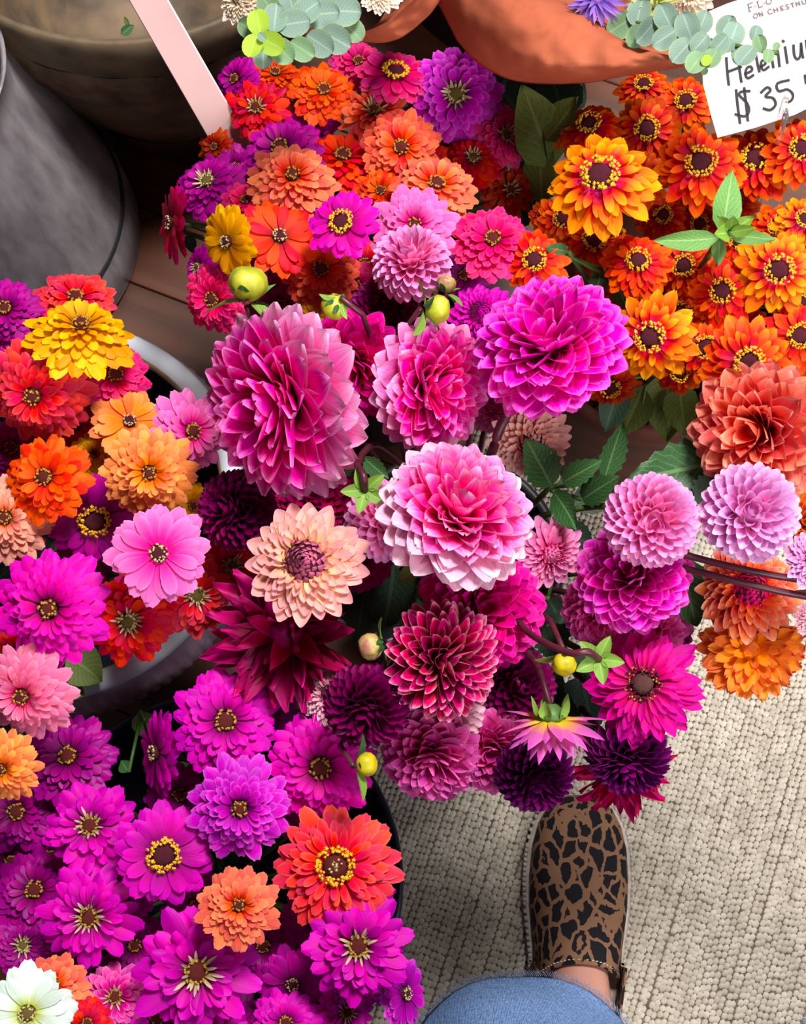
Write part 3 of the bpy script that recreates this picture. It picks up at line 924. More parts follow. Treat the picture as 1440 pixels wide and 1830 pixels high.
        def pick(u, r):
            v = r.randint(0, 2)
            return petal_mesh(m, 'strap', 0.195, 0.5, 0.15, -0.38, notch=0.035, ruffle=0.08, var=v)
        put_petals(e, R, 52, disc_fun(1.0, 0.58, -0.34, 0.10, 0.16, 0.24, -0.10, 0.06), pick, rnd, jp=0.09, jr=0.16, jl=0.08)
        scaled('disc', disk_mesh(M_DISK), e, R * 0.23, R * 0.06)
        f = scaled('floret_ring', floret_mesh(M_FLORET, 96, 0.64, 1.04, 0.46, 21 + rnd.randint(0, 2), 1.0, 0.105), e, R * 0.32, R * 0.06)
        f['kind'] = 'stuff'
    elif kind == 'zinfull':
        def pick(u, r):
            v = r.randint(0, 2)
            return petal_mesh(m, 'round', 0.165, 0.15, -0.3, -0.35, notch=0.02, ruffle=0.08, var=v)
        put_petals(e, R, 96, disc_fun(1.0, 0.48, -0.26, 0.28, 0.15, 0.22, -0.10, 0.10, 1.0), pick, rnd, jp=0.07, jr=0.12, jl=0.05)
        scaled('disc', disk_mesh(M_DISK_RED), e, R * 0.18, R * 0.10)
        f = scaled('floret_ring', floret_mesh(M_FLORET, 84, 0.68, 1.08, 0.5, 41, 1.0, 0.12), e, R * 0.26, R * 0.10)
        f['kind'] = 'stuff'
        f = scaled('stamen_tuft', floret_mesh(M_FLORET_CREAM, 12, 0.1, 0.8, 0.7, 42, 1.6, 0.13), e, R * 0.18, R * 0.10)
        f['kind'] = 'stuff'
    elif kind == 'zinbig':    # very full mound of rounded petals
        def pick(u, r):
            v = r.randint(0, 2)
            if u < 0.55:
                return petal_mesh(m, 'round', 0.185, -0.2, -0.5, -0.35, notch=0.02, ruffle=0.08, var=v)
            return petal_mesh(m, 'round', 0.22, 0.4, 0.2, -0.40, notch=0.02, ruffle=0.10, var=v)
        put_petals(e, R, 96, disc_fun(1.0, 0.36, -0.30, 0.36, 0.12, 0.16, -0.12, 0.14, 1.0), pick, rnd, jp=0.07, jr=0.12, jl=0.05)
        scaled('disc', disk_mesh(M_DISK_RED), e, R * 0.13, R * 0.12)
        f = scaled('floret_ring', floret_mesh(M_FLORET_GOLD, 24, 0.5, 1.05, 0.5, 31, 1.2, 0.18), e, R * 0.145, R * 0.13)
        f['kind'] = 'stuff'
    if kind in ('deco', 'pompon', 'bicolor', 'ragged', 'cactus', 'formal2', 'star'):
        k = 'h' + m.name
        if k not in DISKS:
            DISKS[k] = lathe('flower_heart', [(0.9, -0.3), (1.0, 0.0), (0.9, 0.42), (0.62, 0.74), (0.3, 0.9), (0.001, 0.95)], 14, m)
        scaled('flower_heart', DISKS[k], e, R * (0.52 if kind == 'pompon' else 0.26), 0.0)
    scaled('calyx', CALYX_ME, e, R * (0.62 if is_d else 0.5), -R * 0.05)
    if with_stem:
        if stem_pts:
            pts = catmull([org - axis * 0.004] + stem_pts, 5)
            me = tube('stem', pts, [0.0023 if px > 1000 else 0.0034] * len(pts), 8, M_STEM if (px, py) == (1340, 916) else M_STEM_DARK)
            me.transform(e.matrix_basis.inverted())
            link('stem', me, e)
        else:
            stem(e, org - axis * R * 0.15, axis, target, 0.0026 if is_d else 0.0021, M_STEM_DARK if is_d else M_STEM, rnd)
    FLOWERS.append(e)
    return e

# ------------------------------------------------------------------ zinnias above the charcoal pail
ZB = 0.415
def zset(rows, target, zb, group, name='zinnia', cat='flower'):
    for (kind, sch, px, py, rp, lay, tx_, ty_, label) in rows:
        flower(name, kind, sch, px, py, rp, zb + lay * 0.019, (tx_, ty_), label, target, cat, group)

G_M = 'red, coral and pink zinnias in the charcoal pail'
zset([
 ('zin', 'dustyrose', 640, 108, 52, 1, 0.0, 0.5, 'dusty pink zinnia touching the edge of the salmon wrapping paper'),
 ('zinring', 'dustyrose', 706, 128, 70, 2, 0.1, 0.75, 'dusty pink zinnia with a small gold centre under the salmon paper fold'),
 ('zinpale', 'violet', 815, 168, 86, 2, 0.0, 0.1, 'large violet zinnia with a pale star of inner petals below the wrapping paper'),
 ('zin', 'rustorange', 578, 158, 62, 2, 0.1, 0.45, 'rust orange zinnia beneath the green eucalyptus tip'),
 ('zin', 'rustorange', 492, 128, 48, 0, 0.0, 0.6, 'shaded orange zinnia half covered by the lime eucalyptus leaves'),
 ('zin', 'purple', 418, 140, 46, 0, -0.5, 0.3, 'spiky purple zinnia between the pale plastic strip and the eucalyptus'),
 ('zinwild', 'red', 456, 190, 58, 2, -0.2, 0.3, 'loose red zinnia with pale stamens right beside the pale plastic strip'),
 ('zinwild', 'coral', 668, 195, 66, 2, 0.0, 0.6, 'coral red zinnia with two white inner petals between rust and violet zinnias'),
 ('zin', 'coral', 716, 262, 72, 3, 0.0, 0.15, 'coral zinnia with a wide gold ringed centre below the violet zinnia'),
 ('zinpale', 'dustyrose', 905, 240, 58, 1, 0.35, 0.2, 'dusty rose zinnia with pale inner petals next to the tall olive leaf'),
 ('zinpale', 'red', 845, 280, 56, 1, 0.1, 0.5, 'red zinnia with cream inner petals below the large violet zinnia'),
 ('zinwild', 'redbrown', 912, 338, 54, 0, 0.3, 0.2, 'dark red zinnia in deep shade behind the hot pink zinnia'),
 ('zin', 'purple', 500, 262, 78, 3, -0.2, 0.5, 'purple zinnia just behind the round salmon zinnia'),
 ('zin', 'scarlet', 612, 275, 74, 2, 0.1, 0.7, 'scarlet zinnia with broad petals between the salmon and gold ringed coral zinnias'),
 ('zinbig', 'lightcoral', 522, 312, 84, 5, 0.0, 0.45, 'round salmon zinnia with a hollow gold centre and neat layered petals'),
 ('zin', 'redbrown', 382, 262, 36, 1, -0.4, 0.2, 'small brownish orange zinnia at the foot of the pale plastic strip'),
 ('zinpale', 'purple', 368, 322, 66, 3, -0.35, 0.5, 'deep purple zinnia with a pale green tuft beside the crimson one'),
 ('zinflat', 'crimson', 300, 398, 70, 2, -1.9, 0.1, 'crimson zinnia turned sideways over the bare wooden floor'),
 ('zin', 'rose', 437, 356, 44, 4, -0.1, 0.4, 'small rose red zinnia tucked between purple and yellow zinnias'),
 ('zinflat', 'yellow', 402, 432, 64, 6, -0.75, -0.15, 'golden yellow zinnia cup beside the scarlet one and the big bud'),
 ('zinflat', 'scarlet', 500, 420, 72, 5, 0.1, 0.35, 'brilliant scarlet zinnia with white striped petals beside the yellow cup'),
 ('zinring', 'fuchsia', 610, 397, 66, 7, -0.25, 0.35, 'fuchsia zinnia with a bold yellow floret ring'),
 ('zin', 'coral', 572, 480, 74, 4, 0.0, 0.1, 'coral orange zinnia below the fuchsia zinnia with the yellow ring'),
 ('zinbig', 'lightpink', 740, 402, 80, 6, 0.0, 0.2, 'candy pink zinnia directly above the lilac dahlia'),
 ('zin', 'lightcoral', 780, 325, 80, 4, 0.1, 0.6, 'wide light coral zinnia behind the candy pink zinnia'),
 ('zin', 'rose', 880, 425, 78, 5, 0.05, 0.45, 'hot pink zinnia with long upper petals beside the candy pink one'),
 ('zin', 'rose', 378, 535, 66, 4, -0.45, -0.1, 'rose pink zinnia leaning out over the floor below the yellow cup'),
 ('zinpale', 'purple', 352, 478, 42, 2, -0.8, 0.1, 'small purple zinnia with a white tuft behind the leaning rose pink one'),
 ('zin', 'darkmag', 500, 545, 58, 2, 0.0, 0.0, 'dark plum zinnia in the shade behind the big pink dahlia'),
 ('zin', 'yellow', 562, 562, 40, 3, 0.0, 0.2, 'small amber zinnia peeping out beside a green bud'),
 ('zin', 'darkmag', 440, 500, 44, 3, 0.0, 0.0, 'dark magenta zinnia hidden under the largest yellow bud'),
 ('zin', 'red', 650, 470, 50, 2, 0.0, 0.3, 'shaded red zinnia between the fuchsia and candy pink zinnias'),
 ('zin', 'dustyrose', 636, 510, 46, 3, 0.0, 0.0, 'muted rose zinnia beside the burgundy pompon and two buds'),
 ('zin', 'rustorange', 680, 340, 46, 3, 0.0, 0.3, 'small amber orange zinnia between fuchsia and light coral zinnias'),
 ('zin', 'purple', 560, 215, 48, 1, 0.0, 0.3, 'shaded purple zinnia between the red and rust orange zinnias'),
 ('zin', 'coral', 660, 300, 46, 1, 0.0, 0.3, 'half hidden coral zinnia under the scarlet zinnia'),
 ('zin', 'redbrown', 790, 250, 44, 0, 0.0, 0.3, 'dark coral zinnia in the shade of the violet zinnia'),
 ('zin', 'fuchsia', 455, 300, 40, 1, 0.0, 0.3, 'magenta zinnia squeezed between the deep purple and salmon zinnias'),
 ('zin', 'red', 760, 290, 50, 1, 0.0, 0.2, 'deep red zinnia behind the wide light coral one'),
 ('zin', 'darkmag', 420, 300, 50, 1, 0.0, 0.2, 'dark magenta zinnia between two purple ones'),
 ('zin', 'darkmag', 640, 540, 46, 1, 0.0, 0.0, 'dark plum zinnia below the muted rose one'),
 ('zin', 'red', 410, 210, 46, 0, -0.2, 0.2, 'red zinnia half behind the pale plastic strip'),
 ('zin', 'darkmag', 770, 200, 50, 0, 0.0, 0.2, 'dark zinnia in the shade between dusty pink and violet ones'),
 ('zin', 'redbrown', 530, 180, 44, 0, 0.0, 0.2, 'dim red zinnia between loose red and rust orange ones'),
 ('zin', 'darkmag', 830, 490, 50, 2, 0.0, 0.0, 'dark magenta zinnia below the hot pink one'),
], C_M, ZB, G_M)

# ------------------------------------------------------------------ orange zinnias
G_O = 'orange zinnias in the terracotta pail'
zset([
 ('zowie', 'zowieyel', 1072, 312, 100, 7, -0.05, 0.38, 'largest orange zinnia, yellow tipped with a magenta heart'),
 ('zowie', 'zowie', 1052, 222, 68, 3, -0.1, 0.6, 'orange zinnia rising just behind the largest yellow tipped one'),
 ('zowie', 'zowiedark', 1156, 230, 66, 3, 0.0, 0.15, 'burnt orange zinnia with a dark disc beside the price card corner'),
 ('zowie', 'zowie', 1252, 290, 82, 5, 0.05, 0.25, 'red orange zinnia standing against the lower edge of the price card'),
 ('zowie', 'zowie', 1350, 282, 74, 4, 0.0, 0.35, 'red orange zinnia under the number on the price card'),
 ('zowie', 'zowie', 1432, 265, 66, 5, 0.2, 0.2, 'orange zinnia covering the bottom of the price card beside the clear pick'),
 ('zowie', 'zowiedark', 1062, 428, 62, 2, 0.0, 0.1, 'dusky orange zinnia in the shade under the largest yellow tipped one'),
 ('zowie', 'zowiered', 955, 464, 62, 5, -0.05, 0.2, 'red zinnia with an orange rim beside the hot pink zinnia'),
 ('zowie', 'zowiered', 1140, 466, 66, 4, 0.0, 0.35, 'red orange zinnia with short dense petals near the pointed green leaf'),
 ('zowie', 'zowiedark', 1222, 475, 60, 3, -0.1, 0.1, 'deep orange zinnia under the pointed green leaf'),
 ('zowie', 'zowiered', 1290, 520, 66, 5, 0.0, 0.1, 'star shaped red zinnia with orange tips and narrow petals'),
 ('zowie', 'zowieyel', 1392, 482, 78, 6, 0.1, 0.1, 'yellow tipped orange zinnia next to the leafy green shoot'),
 ('zowie', 'zowieyel', 1162, 602, 80, 6, -0.15, 0.0, 'open orange zinnia with a magenta heart beside the bright pink dahlia'),
 ('zowie', 'zowie', 1262, 620, 64, 4, 0.0, 0.1, 'orange zinnia squeezed between two open orange zinnias'),
 ('zowie', 'zowie', 1338, 648, 82, 7, 0.1, -0.05, 'bushy light orange zinnia right above the salmon dahlia'),
 ('zowie', 'zowiered', 1428, 600, 66, 5, 0.2, 0.1, 'red orange zinnia beside the bushy light orange one'),
 ('zowie', 'zowiedark', 1090, 692, 56, 3, 0.0, -0.55, 'orange zinnia hanging low over the dark leaves below the pink dahlia'),
 ('zowie', 'zowiedark', 1185, 385, 50, 1, 0.0, 0.3, 'shaded orange zinnia in the gap above the pointed green leaf'),
 ('zowie', 'zowie', 1392, 405, 58, 4, 0.0, 0.35, 'orange zinnia right behind the leafy green shoot'),
 ('zowie', 'zowieyel', 1438, 392, 52, 6, 0.2, 0.3, 'yellow orange zinnia beside the one behind the leafy shoot'),
 ('zowie', 'zowiedark', 1110, 528, 42, 1, 0.0, 0.1, 'small dark orange zinnia behind the bright pink dahlia'),
 ('zowie', 'zowiedark', 968, 385, 26, 1, 0.0, 0.2, 'tiny orange zinnia opening below the tall olive leaf'),
 ('zowie', 'zowiedark', 1225, 180, 56, 0, 0.0, 0.3, 'red orange zinnia in the shade under the eucalyptus and paper'),
 ('zowie', 'zowiedark', 1150, 150, 50, 0, 0.0, 0.5, 'shaded orange zinnia touching the hem of the salmon paper'),
 ('zowie', 'zowiered', 1320, 430, 52, 2, 0.0, 0.2, 'red orange zinnia mostly hidden under the leafy shoot'),
 ('zowie', 'zowiedark', 1215, 555, 46, 2, 0.0, 0.1, 'dark orange zinnia sunk between the open ones'),
 ('zowie', 'zowiedark', 1430, 540, 50, 2, 0.0, 0.1, 'dark orange zinnia under the yellow tipped one by the shoot'),
 ('zowie', 'zowiedark', 1250, 400, 50, 1, 0.0, 0.1, 'dark orange zinnia in the shade below the price card zinnias'),
 ('zowie', 'zowiedark', 1005, 390, 50, 2, 0.0, 0.1, 'dusky orange zinnia tucked beside the tiny opening one'),
 ('zowie', 'zowie', 1150, 320, 52, 3, 0.0, 0.1, 'orange zinnia under the petals of the largest yellow tipped one'),
 ('zowie', 'zowiedark', 1310, 360, 50, 2, 0.0, 0.1, 'orange zinnia deep behind the leafy shoot'),
 ('zowie', 'zowiedark', 1320, 580, 50, 3, 0.0, 0.1, 'deep orange zinnia under the star shaped red one'),
 ('zowie', 'zowiedark', 1215, 665, 52, 3, 0.0, -0.3, 'deep orange zinnia on the lower edge of the bunch'),
 ('zowie', 'zowiedark', 1400, 690, 52, 3, 0.1, -0.2, 'deep orange zinnia above the salmon dahlia petals'),
 ('zowie', 'zowiedark', 1080, 640, 46, 2, 0.0, -0.1, 'deep orange zinnia behind the tip of the bright magenta pink dahlia'),
], C_O, ZB + 0.005, G_O)

# ------------------------------------------------------------------ zinnias in the white enamel bucket
G_L = 'mixed zinnias in the white enamel bucket'
zset([
 ('zinbig', 'yellow', 145, 578, 98, 6, 0.05, 0.75, 'large golden yellow zinnia at the rim of the white bucket'),
 ('zin', 'coralpink', 135, 528, 74, 3, 0.0, 0.6, 'coral zinnia peeking out from behind the large golden yellow one'),
 ('zin', 'purple', 8, 550, 62, 4, -0.2, 0.3, 'purple zinnia in the white bucket next to the golden yellow one'),
 ('zin', 'magenta', 45, 605, 64, 3, -0.1, 0.4, 'magenta zinnia under the petals of the golden yellow one'),
 ('zin', 'rose', 205, 668, 72, 4, 0.2, 0.2, 'rose pink zinnia against the dark inside of the white bucket'),
 ('zinbig', 'coralpink', 58, 708, 98, 5, -0.25, -0.2, 'broad coral zinnia with a gold and dark centre below the golden yellow one'),
 ('zinflat', 'peachzin', 232, 750, 70, 4, 0.05, 0.45, 'apricot zinnia cup with pale inner petals below the rose pink one'),
 ('zin', 'lightpink', 345, 770, 76, 5, 0.35, 0.0, 'light pink zinnia pressed against the biggest pink dahlia'),
 ('zin', 'orangered', 78, 852, 80, 6, -0.3, 0.1, 'vivid orange red zinnia between the coral and blush zinnias'),
 ('zinbig', 'peachzin', 266, 845, 86, 7, 0.0, -0.1, 'full apricot zinnia in front of the light pink one'),
 ('zin', 'yellow', 168, 810, 42, 2, 0.0, 0.2, 'small yellow zinnia half hidden between orange and apricot zinnias'),
 ('zinbig', 'blush', 8, 925, 84, 5, -0.2, 0.05, 'pale blush zinnia with many papery petals'),
 ('zinring', 'purple', 168, 930, 84, 4, 0.0, -0.2, 'deep purple zinnia with an orange floret ring'),
 ('zinflat', 'lightpink', 283, 988, 90, 8, 0.0, 0.05, 'single pink zinnia with a flat ring of petals and a cream centre'),
 ('zinbig', 'fuchsia', 86, 1088, 108, 7, -0.15, -0.05, 'large fuchsia zinnia with dense even petals in the white bucket'),
 ('zinpale', 'red', 228, 1112, 82, 5, -0.1, -0.15, 'red zinnia with a tuft of pale stamens above the fluted bucket band'),
 ('zinpale', 'coralpink', 352, 1065, 78, 4, 0.3, -0.1, 'red and cream striped zinnia beside the burgundy pompon'),
 ('zinbig', 'softpink', 38, 1245, 92, 6, -0.3, -0.25, 'soft pink zinnia overhanging the white bucket rim'),
 ('zinbig', 'peachzin', 2, 1375, 66, 7, -0.3, -0.2, 'orange zinnia hanging out over the navy bucket'),
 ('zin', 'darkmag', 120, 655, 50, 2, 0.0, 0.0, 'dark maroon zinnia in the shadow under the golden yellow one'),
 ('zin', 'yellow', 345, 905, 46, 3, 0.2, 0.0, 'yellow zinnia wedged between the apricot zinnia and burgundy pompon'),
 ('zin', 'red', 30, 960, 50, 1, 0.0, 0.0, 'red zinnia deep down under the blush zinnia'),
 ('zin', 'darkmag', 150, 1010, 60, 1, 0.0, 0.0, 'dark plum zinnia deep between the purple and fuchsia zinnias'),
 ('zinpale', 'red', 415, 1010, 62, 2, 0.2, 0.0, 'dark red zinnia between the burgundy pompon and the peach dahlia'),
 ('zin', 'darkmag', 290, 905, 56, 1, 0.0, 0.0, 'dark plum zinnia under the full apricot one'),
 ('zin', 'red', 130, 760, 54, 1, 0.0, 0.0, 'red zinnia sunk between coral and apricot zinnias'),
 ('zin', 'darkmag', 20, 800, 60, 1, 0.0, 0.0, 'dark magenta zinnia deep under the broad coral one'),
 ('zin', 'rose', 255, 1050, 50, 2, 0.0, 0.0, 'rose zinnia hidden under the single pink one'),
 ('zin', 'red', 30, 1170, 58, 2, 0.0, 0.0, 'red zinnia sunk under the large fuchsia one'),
], C_L, 0.40, G_L)

# ------------------------------------------------------------------ zinnias in the navy bucket
G_N = 'magenta zinnias in the navy bucket'
zset([
 ('zin', 'magenta', 402, 1288, 96, 6, 0.0, 0.1, 'magenta zinnia with three orange florets below the ragged dark red dahlia'),
 ('zinflat', 'magenta', 272, 1345, 78, 4, -1.4, -0.1, 'magenta zinnia turned sideways in the navy bucket'),
 ('zin', 'darkmag', 120, 1350, 86, 3, -0.2, 0.25, 'dark magenta zinnia below the fluted band of the white bucket'),
 ('zinwild', 'magenta', 160, 1475, 84, 5, -0.1, 0.1, 'magenta zinnia with a loose pale green tuft'),
 ('zinbig', 'violet', 428, 1445, 94, 7, 0.0, -0.1, 'violet zinnia with a small cream and gold centre'),
 ('zin', 'fuchsia', 572, 1372, 98, 6, 0.0, -0.1, 'fuchsia zinnia with bright orange florets beside the yellow bud'),
 ('zinfull', 'coralpink', 600, 1548, 114, 7, -0.05, 0.05, 'large coral red zinnia with a wide yellow ringed centre'),
 ('zinring', 'magenta', 292, 1528, 88, 6, 0.0, -0.1, 'magenta zinnia with a yellow ring and pale stamens'),
 ('zinbig', 'lightcoral', 426, 1618, 76, 8, 0.0, 0.1, 'salmon zinnia with a crumpled gold centre among the magenta ones'),
 ('zinwild', 'magenta', 158, 1640, 92, 5, -0.1, -0.2, 'tousled magenta zinnia with faded pink petals'),
 ('zin', 'darkmag', 60, 1590, 80, 3, -0.2, 0.2, 'dark purple zinnia with broad smooth petals'),
 ('zinwild', 'magenta', 352, 1738, 112, 6, 0.0, -0.1, 'largest magenta zinnia with faded petals and a pale tuft'),
 ('zinwild', 'magenta', 640, 1692, 98, 7, 0.05, -0.05, 'magenta zinnia below the coral one with a dark red heart'),
 ('zinflat', 'purple', 522, 1760, 66, 4, 0.0, -0.3, 'purple zinnia with few petals between two tousled magenta ones'),
 ('zinflat', 'violet', 728, 1775, 66, 4, 1.1, 0.0, 'pale magenta zinnia leaning sideways over the rug'),
 ('zin', 'magenta', 510, 1828, 62, 5, 0.0, 0.1, 'magenta zinnia with a split broad petal below the few petalled purple one'),
 ('zinwild', 'magenta', 620, 1810, 56, 4, 0.2, -0.1, 'small magenta zinnia with a white petal near the leaning one'),
 ('zinwild', 'rosepink', 205, 1782, 64, 4, 0.0, 0.0, 'faded mauve pink zinnia with curled petals beside the mint white one'),
 ('zinflat', 'mint', 48, 1812, 84, 8, -0.1, -0.15, 'mint white zinnia with a green heart'),
 ('zinbig', 'lightcoral', 96, 1758, 68, 6, 0.0, 0.4, 'salmon zinnia behind the mint white one'),
 ('zin', 'red', 155, 1828, 48, 6, 0.1, 0.1, 'red zinnia beside the mint white one'),
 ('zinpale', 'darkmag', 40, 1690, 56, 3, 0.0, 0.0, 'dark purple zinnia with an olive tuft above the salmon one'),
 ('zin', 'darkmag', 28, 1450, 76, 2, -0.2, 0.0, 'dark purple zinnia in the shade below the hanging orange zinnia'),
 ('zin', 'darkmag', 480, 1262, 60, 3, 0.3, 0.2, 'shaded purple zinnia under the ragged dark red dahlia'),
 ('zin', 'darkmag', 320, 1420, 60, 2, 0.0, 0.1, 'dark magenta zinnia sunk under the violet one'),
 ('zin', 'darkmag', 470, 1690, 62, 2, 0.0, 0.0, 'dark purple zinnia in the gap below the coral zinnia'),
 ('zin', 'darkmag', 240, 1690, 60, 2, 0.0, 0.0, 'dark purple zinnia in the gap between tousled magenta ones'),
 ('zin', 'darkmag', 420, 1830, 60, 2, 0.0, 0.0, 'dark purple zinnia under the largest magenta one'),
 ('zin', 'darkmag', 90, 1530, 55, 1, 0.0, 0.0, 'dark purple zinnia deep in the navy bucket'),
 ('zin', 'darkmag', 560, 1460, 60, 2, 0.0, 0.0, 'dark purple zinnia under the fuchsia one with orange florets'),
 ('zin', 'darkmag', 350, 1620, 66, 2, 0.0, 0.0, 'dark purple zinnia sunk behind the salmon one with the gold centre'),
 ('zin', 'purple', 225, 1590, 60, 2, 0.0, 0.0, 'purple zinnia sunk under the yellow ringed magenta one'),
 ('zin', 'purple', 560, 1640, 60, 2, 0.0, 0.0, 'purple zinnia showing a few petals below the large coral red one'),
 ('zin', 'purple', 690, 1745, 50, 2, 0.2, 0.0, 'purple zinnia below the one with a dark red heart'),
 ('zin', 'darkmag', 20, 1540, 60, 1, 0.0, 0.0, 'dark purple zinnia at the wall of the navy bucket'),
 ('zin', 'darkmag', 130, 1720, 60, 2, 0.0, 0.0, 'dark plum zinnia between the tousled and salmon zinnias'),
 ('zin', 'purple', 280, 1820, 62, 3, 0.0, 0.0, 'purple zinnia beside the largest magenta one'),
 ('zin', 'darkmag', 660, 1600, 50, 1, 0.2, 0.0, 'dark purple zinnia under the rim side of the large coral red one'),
], C_N, 0.375, G_N)

# the far sides of the two open buckets, beyond the picture
for (px, py, rp, lay) in ((-90, 620, 84, 3), (-130, 760, 88, 4), (-110, 880, 80, 5), (-160, 980, 84, 3), (-110, 1110, 84, 4), (-200, 860, 80, 2)):
    flower('zinnia', 'zinbig', 'coralpink', px, py, rp, 0.40 + lay * 0.019, (-0.3, 0.0), 'coral zinnia on the outer side of the white enamel bucket', C_L, 'flower', G_L)
for (px, py, rp, lay) in ((200, 1905, 88, 4), (380, 1890, 84, 4), (560, 1900, 84, 4), (300, 1990, 84, 2), (480, 1985, 80, 2), (90, 1900, 80, 3)):
    flower('zinnia', 'zinbig', 'magenta', px, py, rp, 0.375 + lay * 0.019, (0.0, -0.3), 'full magenta zinnia on the outer side of the navy bucket', C_N, 'flower', G_N)

# ------------------------------------------------------------------ dahlias
G_D = 'dahlias in the middle pail'
ST = {
 (975, 602): [P(905, 742, .585), P(878, 810, .56), P(840, 900, .45), Vector((C_D.x, C_D.y, 0.05))],
 (1164, 930): [P(1200, 975, .575), P(1240, 996, .572), P(1430, 1036, .57), P(1700, 1060, .50), Vector((C_R.x, C_R.y, 0.29)), Vector((C_R.x, C_R.y, 0.05))],
 (1128, 1020): [P(1190, 1010, .545), P(1240, 1020, .566), P(1440, 1066, .562), P(1700, 1100, .49), Vector((C_R.x + .01, C_R.y - .01, 0.29)), Vector((C_R.x, C_R.y, 0.05))],
 (1340, 916): [P(1290, 908, .55), P(1180, 910, .53), P(1040, 908, .515), P(900, 960, .42), Vector((C_D.x, C_D.y, 0.05))],
}
def dset(rows, target, group):
    for (name, kind, sch, px, py, rp, z, tl, label) in rows:
        flower(name, kind, sch, px, py, rp, z, tl, label, target, 'flower', group, stem_pts=ST.get((px, py)))
